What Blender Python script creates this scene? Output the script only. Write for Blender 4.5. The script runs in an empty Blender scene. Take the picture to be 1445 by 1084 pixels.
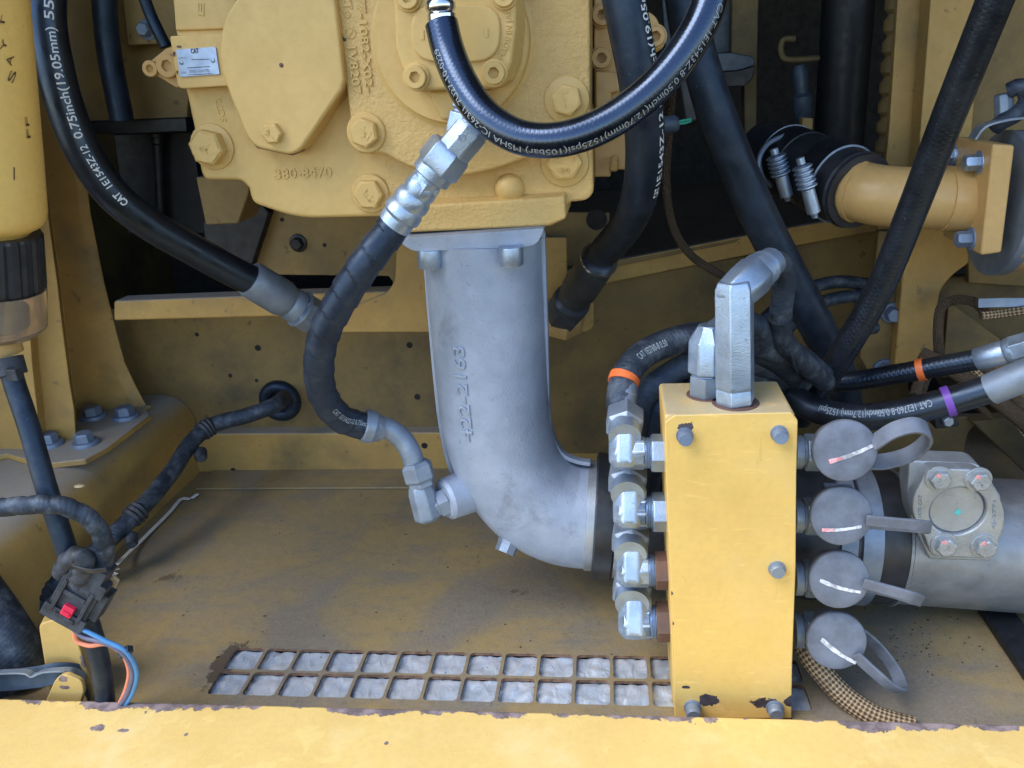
import bpy, bmesh, math, random
from mathutils import Vector, Matrix, noise as mnoise
random.seed(7)
sc = bpy.context.scene
COL = sc.collection
V = Vector
# ------------------------------------------------------------------ camera
F = 1150.0; CX = 722.5; CY = 542.0
yd = V((0.115, 0.384, 1.0)).normalized()            # world Y seen from the camera (right, up, forward)
xd = V((1.0, 0.0202, -0.1228)); xd = (xd - yd * xd.dot(yd)).normalized()
zd = V((xd.y*yd.z - xd.z*yd.y, xd.z*yd.x - xd.x*yd.z, xd.x*yd.y - xd.y*yd.x))
if zd.y < 0: zd = -zd
RIGHT = V((xd.x, yd.x, zd.x)); UP = V((xd.y, yd.y, zd.y)); FWD = V((xd.z, yd.z, zd.z))
CAM = V((0, 0, 0.53))
cam_d = bpy.data.cameras.new('camera'); cam = bpy.data.objects.new('camera', cam_d); COL.objects.link(cam)
cam_d.sensor_width = 36; cam_d.lens = 36 * F / 1445.0; cam_d.clip_start = 0.02; cam_d.clip_end = 50
cam.matrix_world = Matrix(((RIGHT.x, UP.x, -FWD.x, CAM.x), (RIGHT.y, UP.y, -FWD.y, CAM.y), (RIGHT.z, UP.z, -FWD.z, CAM.z), (0, 0, 0, 1)))
sc.camera = cam
# ------------------------------------------------------------------ world, sun, exposure
SUN_EL = 52; SUN_AZ = 238      # azimuth clockwise from +Y : light from the front, a little left
w = bpy.data.worlds.new('World'); sc.world = w; w.use_nodes = True
nt = w.node_tree; bg = nt.nodes['Background']
sky = nt.nodes.new('ShaderNodeTexSky'); sky.sky_type = 'NISHITA'; sky.sun_disc = False
sky.sun_elevation = math.radians(SUN_EL); sky.sun_rotation = math.radians(SUN_AZ)
sky.air_density = 1.0; sky.dust_density = 0.35; sky.ozone_density = 1.0
nt.links.new(sky.outputs[0], bg.inputs[0]); bg.inputs[1].default_value = 0.15
sd = bpy.data.lights.new('sun', 'SUN'); so = bpy.data.objects.new('sun', sd); COL.objects.link(so)
sd.energy = 1.3; sd.angle = math.radians(42); sd.color = (1.0, 0.95, 0.88)
a = math.radians(SUN_AZ); e = math.radians(SUN_EL)
sdir = V((math.sin(a)*math.cos(e), math.cos(a)*math.cos(e), math.sin(e)))
so.rotation_euler = sdir.to_track_quat('Z', 'Y').to_euler(); so.location = (0, -2, 3)
sc.view_settings.view_transform = 'Standard'; sc.view_settings.look = 'None'
sc.view_settings.gamma = 1; sc.view_settings.use_curve_mapping = False
sc.view_settings.exposure = 1.36

# ------------------------------------------------------------------ pixel helpers
def ray(u, v):
    return (RIGHT * ((u - CX) / F) + UP * ((CY - v) / F) + FWD)
def P(u, v, Y=None, z=None):
    d = ray(u, v)
    if Y is not None: return CAM + d * (Y / d.y)
    return CAM + d * ((z - CAM.z) / d.z)
def dep(p): return (p - CAM).dot(FWD)
def RR(px, p): return px * dep(p) / F
def P3(t): return P(t[0], t[1], t[2])

# ------------------------------------------------------------------ materials
MATS = {}
def lin(c): return tuple(((x/255.0)/12.92 if x/255.0 <= 0.04045 else ((x/255.0+0.055)/1.055)**2.4) for x in c)
class NB:
    def __init__(s, name):
        s.m = bpy.data.materials.new(name); s.m.use_nodes = True; s.t = s.m.node_tree
        s.b = s.t.nodes['Principled BSDF']; MATS[name] = s.m
        s.pos = s.t.nodes.new('ShaderNodeNewGeometry').outputs['Position']
    def n(s, typ, **kw):
        nd = s.t.nodes.new(typ)
        for k, v in kw.items(): setattr(nd, k, v)
        return nd
    def l(s, a, b): s.t.links.new(a, b)
    def noise(s, scale, detail=4, rough=0.55, vec=None, dist=0.0, stretch=None):
        nd = s.n('ShaderNodeTexNoise'); nd.inputs['Scale'].default_value = scale
        nd.inputs['Detail'].default_value = detail; nd.inputs['Roughness'].default_value = rough
        nd.inputs['Distortion'].default_value = dist
        src = vec or s.pos
        if stretch:
            mp = s.n('ShaderNodeMapping'); mp.inputs['Scale'].default_value = stretch; s.l(src, mp.inputs['Vector']); src = mp.outputs[0]
        s.l(src, nd.inputs['Vector']); return nd.outputs['Fac']
    def ramp(s, fac, lo, hi, a=0.0, b=1.0):
        nd = s.n('ShaderNodeMapRange'); nd.interpolation_type = 'SMOOTHSTEP'
        s.l(fac, nd.inputs[0]); nd.inputs[1].default_value = lo; nd.inputs[2].default_value = hi
        nd.inputs[3].default_value = a; nd.inputs[4].default_value = b; return nd.outputs[0]
    def mix(s, fac, a, b):
        nd = s.n('ShaderNodeMix', data_type='RGBA'); ii = [i for i in nd.inputs if i.type == 'RGBA']
        if hasattr(fac, 'links'): s.l(fac, nd.inputs[0])
        else: nd.inputs[0].default_value = fac
        for x, i in ((a, ii[0]), (b, ii[1])):
            if hasattr(x, 'links'): s.l(x, i)
            else: i.default_value = (*x[:3], 1)
        return [o for o in nd.outputs if o.type == 'RGBA'][0]
    def math(s, op, a, b=None, c=None, clamp=False):
        nd = s.n('ShaderNodeMath', operation=op, use_clamp=clamp)
        for x, i in zip((a, b, c), nd.inputs):
            if x is None: continue
            if hasattr(x, 'links'): s.l(x, i)
            else: i.default_value = x
        return nd.outputs[0]
    def bump(s, h, strength, dist=0.001, prev=None):
        nd = s.n('ShaderNodeBump'); nd.inputs['Strength'].default_value = strength; nd.inputs['Distance'].default_value = dist
        s.l(h, nd.inputs['Height'])
        if prev is not None: s.l(prev, nd.inputs['Normal'])
        return nd.outputs[0]
    def dist(s, c, sx=1, sy=1, sz=1):
        mp = s.n('ShaderNodeVectorMath', operation='SUBTRACT'); s.l(s.pos, mp.inputs[0]); mp.inputs[1].default_value = c
        m2 = s.n('ShaderNodeVectorMath', operation='MULTIPLY'); s.l(mp.outputs[0], m2.inputs[0]); m2.inputs[1].default_value = (sx, sy, sz)
        ln = s.n('ShaderNodeVectorMath', operation='LENGTH'); s.l(m2.outputs[0], ln.inputs[0]); return ln.outputs['Value']
    def out(s, col=None, rough=None, normal=None, metal=None, **kw):
        for x, k in ((col, 'Base Color'), (rough, 'Roughness'), (normal, 'Normal'), (metal, 'Metallic')):
            if x is None: continue
            if hasattr(x, 'links'): s.l(x, s.b.inputs[k])
            elif k == 'Base Color': s.b.inputs[k].default_value = (*x[:3], 1)
            else: s.b.inputs[k].default_value = x
        for k, v in kw.items(): s.b.inputs[k].default_value = v
        return s.m

def paint(name, c1, c2, dirt=None, dirt_amt=(0.55, 0.75), rough=0.45, tex=0.15, tscale=700, dscale=9, chips=(), chipcol=(0.05, 0.035, 0.04), spots=None, dust_up=None, edge=None, scuff=0.0):
    b = NB(name)
    n1 = b.noise(22, 5); col = b.mix(b.ramp(n1, 0.3, 0.7), c1, c2)
    nf = b.noise(160, 3); col = b.mix(b.ramp(nf, 0.35, 0.75, 0, 0.35), col, tuple(x*0.8 for x in c1))
    if dirt:
        d = b.ramp(b.noise(dscale, 7, 0.65), *dirt_amt)
        col = b.mix(d, col, dirt)
    if spots:
        sp = b.ramp(b.noise(75, 2, 0.4), spots[0], spots[0]+0.04, 0, spots[1]); col = b.mix(sp, col, spots[2])
    if dust_up:
        sx = b.n('ShaderNodeSeparateXYZ'); g = b.n('ShaderNodeNewGeometry'); b.l(g.outputs['Normal'], sx.inputs[0])
        up = b.math('MULTIPLY', b.ramp(sx.outputs['Z'], 0.45, 0.95), b.ramp(b.noise(30, 6, 0.7), 0.25, 0.6, dust_up[1], 1.0)); col = b.mix(up, col, dust_up[0])
    if scuff:
        s1 = b.ramp(b.noise(30, 4, 0.6, stretch=(1, 1, 5), dist=0.6), 0.60, 0.66, 0, scuff); col = b.mix(s1, col, tuple(min(0.9, x*1.12+0.03) for x in c1))
        s2 = b.ramp(b.noise(45, 4, 0.6, stretch=(4, 4, 0.8), dist=0.8), 0.65, 0.70, 0, scuff*0.7); col = b.mix(s2, col, tuple(x*0.66 for x in c2))
        s3 = b.ramp(b.noise(11, 6, 0.7), 0.55, 0.8, 0, scuff*0.5); col = b.mix(s3, col, (0.42, 0.25, 0.09))
    rg = b.ramp(nf, 0.3, 0.7, rough-0.06, rough+0.1)
    h = b.noise(tscale, 3, 0.6)
    nrm = b.bump(h, tex, 0.0006 if tscale > 400 else 0.0013)
    nrm = b.bump(b.noise(60, 3), 0.12, 0.002, nrm)
    mask = None
    for (c, r, s3) in chips:
        dd = b.dist(c, *s3)
        dd = b.math('ADD', dd, b.math('MULTIPLY', b.math('SUBTRACT', b.noise(140, 4, 0.6), 0.5), r*2.2))
        m = b.ramp(dd, r*1.02, r*0.98)
        mask = m if mask is None else b.math('MAXIMUM', mask, m)
    if edge:
        m = edge(b); mask = m if mask is None else b.math('MAXIMUM', mask, m)
    if mask is not None:
        cc = b.mix(b.ramp(b.noise(90, 4), 0.35, 0.65), chipcol, tuple(x*2.2 for x in chipcol))
        col = b.mix(mask, col, cc); nrm = b.bump(b.math('SUBTRACT', 1.0, mask), 0.5, 0.0012, nrm)
    return b.out(col, rg, nrm)

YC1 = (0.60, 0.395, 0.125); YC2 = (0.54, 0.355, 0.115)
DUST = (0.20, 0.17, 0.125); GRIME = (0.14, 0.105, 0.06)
paint('pump_paint', (0.655, 0.44, 0.155), (0.605, 0.405, 0.14), None, rough=0.5, tex=0.12)
paint('pump_cast', (0.645, 0.43, 0.155), (0.595, 0.395, 0.14), None, rough=0.5, tex=0.9, tscale=330)
paint('frame_paint', (0.49, 0.305, 0.09), (0.41, 0.255, 0.08), (0.17, 0.13, 0.07), (0.48, 0.78), rough=0.55, tex=0.25, dscale=7, spots=(0.70, 0.45, (0.12, 0.09, 0.06)), dust_up=((0.33, 0.31, 0.28), 0.65))
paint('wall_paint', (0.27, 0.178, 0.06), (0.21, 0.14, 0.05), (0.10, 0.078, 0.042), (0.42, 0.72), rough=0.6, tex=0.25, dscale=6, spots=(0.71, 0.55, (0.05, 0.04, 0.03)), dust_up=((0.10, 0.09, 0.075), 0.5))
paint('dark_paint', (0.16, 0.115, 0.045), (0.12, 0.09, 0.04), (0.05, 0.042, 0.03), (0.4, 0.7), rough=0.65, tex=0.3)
paint('tube_paint', (0.57, 0.36, 0.14), (0.51, 0.325, 0.125), (0.28, 0.2, 0.09), (0.6, 0.85), rough=0.38, tex=0.15)
paint('filter_paint', (0.86, 0.575, 0.17), (0.82, 0.545, 0.16), None, rough=0.33, tex=0.08)

def simple(name, col, rough, metal=0.0, bump=None, var=0.0, vs=60, **kw):
    b = NB(name)
    c = col
    if var: c = b.mix(b.ramp(b.noise(vs, 5, 0.6), 0.3, 0.7), tuple(x*(1-var) for x in col), tuple(min(1, x*(1+var)) for x in col))
    nrm = b.bump(b.noise(bump[0], 3), bump[1], 0.0006) if bump else None
    rg = b.ramp(b.noise(vs*1.7, 4), 0.3, 0.7, max(0.02, rough-0.08), rough+0.08) if var else rough
    return b.out(c, rg, nrm, metal, **kw)

def alu(name, c1, c2, rough, metal, grime, gscale=18, bump=(500, 0.35), thr=(0.58, 0.78)):
    b = NB(name)
    col = b.mix(b.ramp(b.noise(40, 5), 0.3, 0.7), c1, c2)
    g = b.ramp(b.noise(gscale, 8, 0.7, dist=0.6), *thr); col = b.mix(g, col, grime)
    sp = b.ramp(b.noise(260, 2), 0.66, 0.75, 0, 0.5); col = b.mix(sp, col, tuple(x*0.45 for x in c1))
    nrm = b.bump(b.noise(bump[0], 3), bump[1], 0.0006)
    return b.out(col, b.ramp(b.noise(90, 4), 0.3, 0.7, rough-0.07, rough+0.1), nrm, b.ramp(g, 0, 1, metal, metal*0.4))
alu('cast_aluminium', (0.36, 0.42, 0.53), (0.295, 0.35, 0.45), 0.55, 0.25, (0.11, 0.115, 0.135), gscale=13, thr=(0.56, 0.82), bump=(420, 0.6))
alu('zinc', (0.43, 0.54, 0.70), (0.30, 0.385, 0.51), 0.36, 0.75, (0.25, 0.26, 0.27), gscale=60, bump=(900, 0.5), thr=(0.55, 0.85))
alu('zinc_dull', (0.29, 0.35, 0.44), (0.21, 0.26, 0.335), 0.5, 0.55, (0.15, 0.155, 0.16), gscale=45, bump=(600, 0.3))
alu('steel_tube', (0.31, 0.33, 0.36), (0.235, 0.25, 0.275), 0.48, 0.6, (0.13, 0.12, 0.105), gscale=12, bump=(300, 0.15), thr=(0.5, 0.8))
alu('flange_steel', (0.46, 0.50, 0.54), (0.36, 0.395, 0.43), 0.42, 0.6, (0.25, 0.25, 0.25), gscale=50, bump=(700, 0.6), thr=(0.55, 0.85))
alu('chrome', (0.72, 0.74, 0.76), (0.62, 0.64, 0.66), 0.16, 0.95, (0.3, 0.3, 0.32), gscale=80, bump=(200, 0.05), thr=(0.7, 0.95))
alu('rusty_steel', (0.16, 0.085, 0.06), (0.11, 0.07, 0.06), 0.7, 0.1, (0.07, 0.05, 0.045), gscale=90, bump=(500, 0.5))
alu('dark_ferrule', (0.085, 0.10, 0.125), (0.055, 0.065, 0.085), 0.4, 0.4, (0.04, 0.04, 0.045), gscale=60, bump=(300, 0.2))
alu('bolt_blue', (0.22, 0.29, 0.41), (0.16, 0.21, 0.31), 0.5, 0.35, (0.12, 0.13, 0.15), gscale=60, bump=(300, 0.2))
simple('name_plate', (0.33, 0.43, 0.62), 0.4, 0.4, (200, 0.15), 0.12, 70)
simple('black_plastic', (0.022, 0.025, 0.032), 0.4, 0, (200, 0.2), 0.3)
simple('dusty_plastic', (0.030, 0.036, 0.047), 0.6, 0, (350, 0.4), 0.5, 90)
simple('cap_rubber', (0.135, 0.155, 0.20), 0.6, 0, (260, 0.45), 0.2, 60)
simple('band_orange', (0.75, 0.16, 0.035), 0.5, 0, None, 0.2)
simple('band_purple', (0.15, 0.055, 0.36), 0.45, 0, None, 0.15)
simple('latch_red', (0.65, 0.02, 0.07), 0.4)
simple('wire_blue', (0.07, 0.24, 0.5), 0.4, 0, None, 0.1)
simple('wire_violet', (0.12, 0.12, 0.20), 0.45, 0, None, 0.1)
simple('wire_orange', (0.75, 0.24, 0.14), 0.45, 0, None, 0.15)
simple('wire_green', (0.03, 0.3, 0.2), 0.4)
simple('strap_white', (0.92, 0.9, 0.86), 0.6, 0, None, 0.12)
simple('tag_tan', (0.52, 0.40, 0.25), 0.7, 0, None, 0.2)
simple('ink_white', (0.72, 0.76, 0.78), 0.5)
simple('ink_grey', (0.30, 0.34, 0.37), 0.5)
simple('ink_dark', (0.03, 0.03, 0.035), 0.5)
simple('ink_faint', (0.26, 0.30, 0.38), 0.5, 0.4)
simple('ink_brown', (0.10, 0.045, 0.03), 0.6)
simple('paint_pink', (0.75, 0.33, 0.34), 0.6, 0, None, 0.3, 200); simple('paint_white', (0.52, 0.53, 0.57), 0.6, 0, None, 0.45, 200)
simple('paint_red', (0.75, 0.12, 0.2), 0.5); simple('paint_teal', (0.1, 0.5, 0.5), 0.5)
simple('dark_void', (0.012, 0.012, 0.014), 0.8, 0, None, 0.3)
simple('dark_steel', (0.014, 0.016, 0.021), 0.5, 0.2, (120, 0.2), 0.3)
simple('blue_steel', (0.045, 0.07, 0.105), 0.5, 0.2, (120, 0.1), 0.2)
simple('brown_loom', (0.11, 0.075, 0.05), 0.75, 0, None, 0.3)
simple('dust_grit', (0.6, 0.6, 0.6), 0.8)

def hose_mat(name, col, rough, kind, k=1.0, dusty=0.0, bs=.3, spec=0.62, coat=0.0):
    b = NB(name); at = b.n('ShaderNodeAttribute'); at.attribute_name = 'tuv'
    sx = b.n('ShaderNodeSeparateXYZ'); b.l(at.outputs['Vector'], sx.inputs[0])
    s, p = sx.outputs['X'], sx.outputs['Y']
    c = b.mix(b.ramp(b.noise(35, 5), 0.3, 0.7), col, tuple(x*1.7 for x in col))
    if dusty:
        c = b.mix(b.ramp(b.noise(55, 7, 0.7), 0.42, 0.75, 0, dusty), c, (0.125, 0.145, 0.175))
    spk = b.ramp(b.noise(420, 2, 0.5), 0.72, 0.78, 0, 0.5); c = b.mix(spk, c, (0.2, 0.2, 0.2))
    nrm = b.bump(b.noise(500, 3), 0.12, 0.0004)
    if kind == 'braid':
        q1 = b.math('SINE', b.math('ADD', b.math('MULTIPLY', s, 1150*k), b.math('MULTIPLY', p, 650*k)))
        q2 = b.math('SINE', b.math('SUBTRACT', b.math('MULTIPLY', s, 1150*k), b.math('MULTIPLY', p, 650*k)))
        nrm = b.bump(b.math('MAXIMUM', q1, q2), bs, 0.0006, nrm)
    if kind == 'cloth':
        q1 = b.math('SINE', b.math('ADD', b.math('MULTIPLY', s, 1700*k), b.math('MULTIPLY', p, 500*k)))
        nrm = b.bump(b.math('ADD', b.math('MULTIPLY', q1, 0.25), b.noise(420, 4, 0.7)), 0.35, 0.0007, nrm)
    return b.out(c, b.ramp(b.noise(70, 5), 0.3, 0.7, rough-0.07, rough+0.1), nrm, 0, **{'Specular IOR Level': spec, 'Specular Tint': (0.48, 0.68, 1.0, 1), 'Coat Weight': coat, 'Coat Roughness': 0.22, 'Coat Tint': (0.5, 0.7, 1, 1)})  # blue specular and coat tints put sky-coloured highlights into the rubber
hose_mat('hose_smooth', (0.0095, 0.0105, 0.0135), 0.34, 'smooth', spec=.85)
hose_mat('hose_gloss', (0.007, 0.008, 0.010), 0.2, 'braid', 1.7, bs=.05, spec=1.0, coat=0.6)
hose_mat('hose_braid', (0.010, 0.011, 0.014), 0.33, 'braid', 1.3, bs=.12, spec=.8)
hose_mat('hose_matte', (0.008, 0.0115, 0.019), 0.45, 'smooth', 1, 0.15)
hose_mat('hose_dusty', (0.015, 0.0185, 0.025), 0.55, 'cloth', 1, 0.8)
hose_mat('hose_grey', (0.030, 0.038, 0.052), 0.55, 'cloth', 1, 0.9)
hose_mat('hose_wrap', (0.010, 0.0135, 0.022), 0.45, 'smooth', 1, 0.2)

def braid_mat(name, c1, c2, k=1.0):
    b = NB(name); at = b.n('ShaderNodeAttribute'); at.attribute_name = 'tuv'
    sx = b.n('ShaderNodeSeparateXYZ'); b.l(at.outputs['Vector'], sx.inputs[0]); s, p = sx.outputs['X'], sx.outputs['Y']
    q1 = b.math('SINE', b.math('ADD', b.math('MULTIPLY', s, 1300*k), b.math('MULTIPLY', p, 1300*k)))
    q2 = b.math('SINE', b.math('SUBTRACT', b.math('MULTIPLY', s, 1300*k), b.math('MULTIPLY', p, 1300*k)))
    h = b.math('MULTIPLY', q1, q2)
    f = b.ramp(h, -0.5, 0.4)
    c = b.mix(f, c1, c2); c = b.mix(b.ramp(b.noise(60, 5), 0.5, 0.75, 0, 0.6), c, c1)
    return b.out(c, 0.75, b.bump(h, 1.0, 0.0009), 0)
braid_mat('loom_tan', (0.09, 0.06, 0.035), (0.50, 0.36, 0.21), .62)
braid_mat('loom_dark', (0.045, 0.032, 0.022), (0.17, 0.115, 0.07), 1.3)

b = NB('clear_bowl'); b.out((0.95, 0.80, 0.62), 0.06, b.bump(b.noise(60, 3), 0.1, 0.001), 0, **{'Transmission Weight': 0.85, 'IOR': 1.35})
b = NB('foil'); nb = b.noise(75, 3, 0.5, dist=0.8, stretch=(1, .55, 1)); b.out(b.mix(b.ramp(nb, 0.3, 0.7), (0.66, 0.76, 0.90), (0.86, 0.91, 0.98)), 0.26, b.bump(nb, 0.7, 0.004), 0.5)
simple('hole_edge', (0.17, 0.095, 0.055), 0.75, 0, (300, 0.4), 0.5, 120)

# ------------------------------------------------------------------ mesh builder
def frame_of(t, hint=None):
    t = t.normalized(); h = hint or V((0, 0, 1))
    if abs(t.dot(h)) > 0.95: h = V((1, 0, 0))
    a = (h - t * h.dot(t)).normalized(); return a, t.cross(a)
class Path:
    def __init__(s, pts, step=0.003, par=False):
        pts = [V(p) for p in pts]
        if len(pts) == 2: pts = [pts[0], pts[0].lerp(pts[1], 0.5), pts[1]]
        ext = [pts[0]*2 - pts[1]] + pts + [pts[-1]*2 - pts[-2]]
        s.p = []
        for i in range(1, len(ext)-2):
            a, b_, c, d = ext[i-1:i+3]
            def tj(ti, x, y): return ti + max((y-x).length, 1e-6)**0.5
            t0 = 0; t1 = tj(t0, a, b_); t2 = tj(t1, b_, c); t3 = tj(t2, c, d)
            m = max(2, int((c-b_).length/step))
            for k in range(m):
                t = t1 + (t2-t1)*k/m
                A1 = a*((t1-t)/(t1-t0)) + b_*((t-t0)/(t1-t0)); A2 = b_*((t2-t)/(t2-t1)) + c*((t-t1)/(t2-t1)); A3 = c*((t3-t)/(t3-t2)) + d*((t-t2)/(t3-t2))
                B1 = A1*((t2-t)/(t2-t0)) + A2*((t-t0)/(t2-t0)); B2 = A2*((t3-t)/(t3-t1)) + A3*((t-t1)/(t3-t1))
                s.p.append(B1*((t2-t)/(t2-t1)) + B2*((t-t1)/(t2-t1)))
        s.p.append(pts[-1]); n = len(s.p)
        s.t = [(s.p[min(i+1, n-1)] - s.p[max(i-1, 0)]).normalized() for i in range(n)]
        s.s = [0.0]
        for i in range(1, n): s.s.append(s.s[-1] + (s.p[i]-s.p[i-1]).length)
        s.L = s.s[-1]; s.n = []; s.l = []
        if par:
            a, _ = frame_of(s.t[0], V((0, -1, 0)))
            for t in s.t:
                a = (a - t*a.dot(t)).normalized(); s.n.append(a.copy()); s.l.append(a.cross(t))
        else:
            for c, t in zip(s.p, s.t):
                q = CAM - c; q = (q - t*q.dot(t)).normalized(); s.n.append(q); s.l.append(q.cross(t))
    def at(s, d):
        d = max(0.0, min(s.L, d)); lo = 0; hi = len(s.s)-1
        while hi-lo > 1:
            m = (lo+hi)//2
            if s.s[m] <= d: lo = m
            else: hi = m
        f = (d-s.s[lo])/max(1e-9, s.s[hi]-s.s[lo])
        return s.p[lo].lerp(s.p[hi], f), s.t[lo].lerp(s.t[hi], f).normalized(), s.n[lo].lerp(s.n[hi], f).normalized(), s.l[lo].lerp(s.l[hi], f).normalized()
class MB:
    def __init__(s): s.v = []; s.f = []; s.mi = []; s.uv = {}
    def add(s, vs, fs, mi=0):
        o = len(s.v); s.v += [tuple(x) for x in vs]; s.f += [tuple(i+o for i in f) for f in fs]; s.mi += [mi]*len(fs); return s
    def lathe(s, A, B, prof, n=28, px=True, phase=0.0, hint=None, mi=0, cap=True):
        """prof: (fraction along A-B, radius)"""
        A, B = V(A), V(B); d = B - A; a, c = frame_of(d, hint); vs = []; fs = []
        for (t, r) in prof:
            o = A + d*t
            rr = RR(r, o) if px else r
            for k in range(n):
                q = 2*math.pi*k/n + phase; vs.append(o + a*(rr*math.cos(q)) + c*(rr*math.sin(q)))
        m = len(prof)
        for i in range(m-1):
            for k in range(n): k2 = (k+1) % n; fs.append((i*n+k, i*n+k2, (i+1)*n+k2, (i+1)*n+k))
        if cap: fs.append(tuple(range(n))[::-1]); fs.append(tuple((m-1)*n+k for k in range(n)))
        return s.add(vs, fs, mi)
    def prism(s, pts, ext, mi=0):
        pts = [V(p) for p in pts]; ext = V(ext); n = len(pts)
        return s.add(pts + [p+ext for p in pts], [tuple(range(n)), tuple(range(n, 2*n))[::-1]] + [(i, (i+1) % n, (i+1) % n+n, i+n) for i in range(n)], mi)
    def prism2(s, A, B, mi=0):
        n = len(A)
        return s.add(list(A)+list(B), [tuple(range(n)), tuple(range(n, 2*n))[::-1]] + [(i, (i+1) % n, (i+1) % n+n, i+n) for i in range(n)], mi)
    def box(s, c, half, ax=None, mi=0):
        c = V(c); ax = ax or (V((1,0,0)), V((0,1,0)), V((0,0,1)))
        vs = [c + ax[0]*(half[0]*i) + ax[1]*(half[1]*j) + ax[2]*(half[2]*k) for i in (-1,1) for j in (-1,1) for k in (-1,1)]
        return s.add(vs, [(0,1,3,2),(4,6,7,5),(0,4,5,1),(2,3,7,6),(0,2,6,4),(1,5,7,3)], mi)
    def tube(s, path, r, n=24, rf=None, mi=0, cap=True, d0=None, d1=None):
        idx = [i for i in range(len(path.p)) if (d0 is None or path.s[i] >= d0) and (d1 is None or path.s[i] <= d1)]
        o = len(s.v); vs = []; fs = []; N = n+1
        for i in idx:
            for k in range(N):
                ph = -math.pi + 2*math.pi*k/n
                rr = r if rf is None else rf(path.s[i], ph)
                s.uv[o+len(vs)] = (path.s[i], ph*r, 0)
                vs.append(path.p[i] + path.n[i]*(rr*math.cos(ph)) + path.l[i]*(rr*math.sin(ph)))
        m = len(idx)
        for i in range(m-1):
            for k in range(n): fs.append((i*N+k, i*N+k+1, (i+1)*N+k+1, (i+1)*N+k))
        if cap: fs.append(tuple(range(n))[::-1]); fs.append(tuple((m-1)*N+k for k in range(n)))
        return s.add(vs, fs, mi)
    def ribbon(s, path, W, wid, th, mi=0):
        """rectangular strip along a path, broad side along W"""
        vs = []; fs = []
        for c, t in zip(path.p, path.t):
            ww = (W - t*W.dot(t)).normalized(); nn = t.cross(ww)
            for (i, j) in ((-1,-1),(1,-1),(1,1),(-1,1)): vs.append(c + ww*(wid*0.5*i) + nn*(th*0.5*j))
        m = len(path.p)
        for i in range(m-1):
            for k in range(4): fs.append((i*4+k, i*4+(k+1) % 4, (i+1)*4+(k+1) % 4, (i+1)*4+k))
        fs += [(3,2,1,0), tuple((m-1)*4+k for k in range(4))]
        return s.add(vs, fs, mi)
    def ball(s, c, r, n=16, m=10, sc3=(1,1,1)):
        vs = []; fs = []; c = V(c)
        for i in range(m+1):
            th = math.pi*i/m
            for k in range(n): q = 2*math.pi*k/n; vs.append(c + V((r*sc3[0]*math.sin(th)*math.cos(q), r*sc3[1]*math.sin(th)*math.sin(q), r*sc3[2]*math.cos(th))))
        for i in range(m):
            for k in range(n): fs.append((i*n+k, i*n+(k+1) % n, (i+1)*n+(k+1) % n, (i+1)*n+k))
        return s.add(vs, fs)
    def build(s, name, mat, parent=None, bevel=0, seg=2, ang=35, flat=False):
        me = bpy.data.meshes.new(name); me.from_pydata(s.v, [], s.f)
        if s.uv:
            at = me.attributes.new('tuv', 'FLOAT_VECTOR', 'POINT')
            for i, c in s.uv.items(): at.data[i].vector = c
        mats = mat if isinstance(mat, (list, tuple)) else [mat]
        for m in mats: me.materials.append(MATS[m])
        if len(mats) > 1: me.polygons.foreach_set('material_index', s.mi)
        bm = bmesh.new(); bm.from_mesh(me); bmesh.ops.recalc_face_normals(bm, faces=bm.faces); bm.to_mesh(me); bm.free()
        if not flat:
            me.polygons.foreach_set('use_smooth', [True]*len(me.polygons)); me.set_sharp_from_angle(angle=math.radians(ang))
        o = bpy.data.objects.new(name, me); COL.objects.link(o)
        if parent is not None: o.parent = parent
        if bevel:
            md = o.modifiers.new('bevel', 'BEVEL'); md.width = bevel; md.segments = seg; md.limit_method = 'ANGLE'; md.angle_limit = math.radians(40); md.harden_normals = True
        return o
def thing(name, label, cat, loc=None, group=None):
    o = bpy.data.objects.new(name, None); o.empty_display_size = 0.02; COL.objects.link(o)
    o['label'] = label; o['category'] = cat
    if group: o['group'] = group
    return o
def tag(o, label, cat, group=None):
    o['label'] = label; o['category'] = cat
    if group: o['group'] = group
    return o
def struct(o, label=None, cat=None):
    o['kind'] = 'structure'
    if label: o['label'] = label
    if cat: o['category'] = cat
    return o
# rounded polygon in px: items (x, y) or (x, y, r)
def rp(pts, n=5):
    out = []; m = len(pts)
    for i, p in enumerate(pts):
        r = p[2] if len(p) > 2 else 0
        c = V((p[0], p[1]))
        if not r: out.append((c.x, c.y)); continue
        a = V(pts[i-1][:2]) - c; b_ = V(pts[(i+1) % m][:2]) - c
        la, lb = a.length, b_.length; a.normalize(); b_.normalize()
        t = min(r, la*0.49, lb*0.49)
        s0 = c + a*t; s1 = c + b_*t
        for k in range(n+1):
            q = k/n; out.append(tuple(s0*(1-q)**2 + c*(2*q*(1-q)) + s1*q*q))
    return out
def plate(name, pts, Y, th, mat, parent=None, bevel=0.0015, seg=2, n=5):
    return MB().prism([P(u, v, Y) for u, v in rp(pts, n)], (0, th, 0)).build(name, mat, parent, bevel, seg)
def plate3(name, pts, th, mat, parent=None, bevel=0.0015):          # pts (u, v, Y), pushed back along Y
    return MB().prism([P3(t) for t in pts], (0, th, 0)).build(name, mat, parent, bevel)

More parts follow.
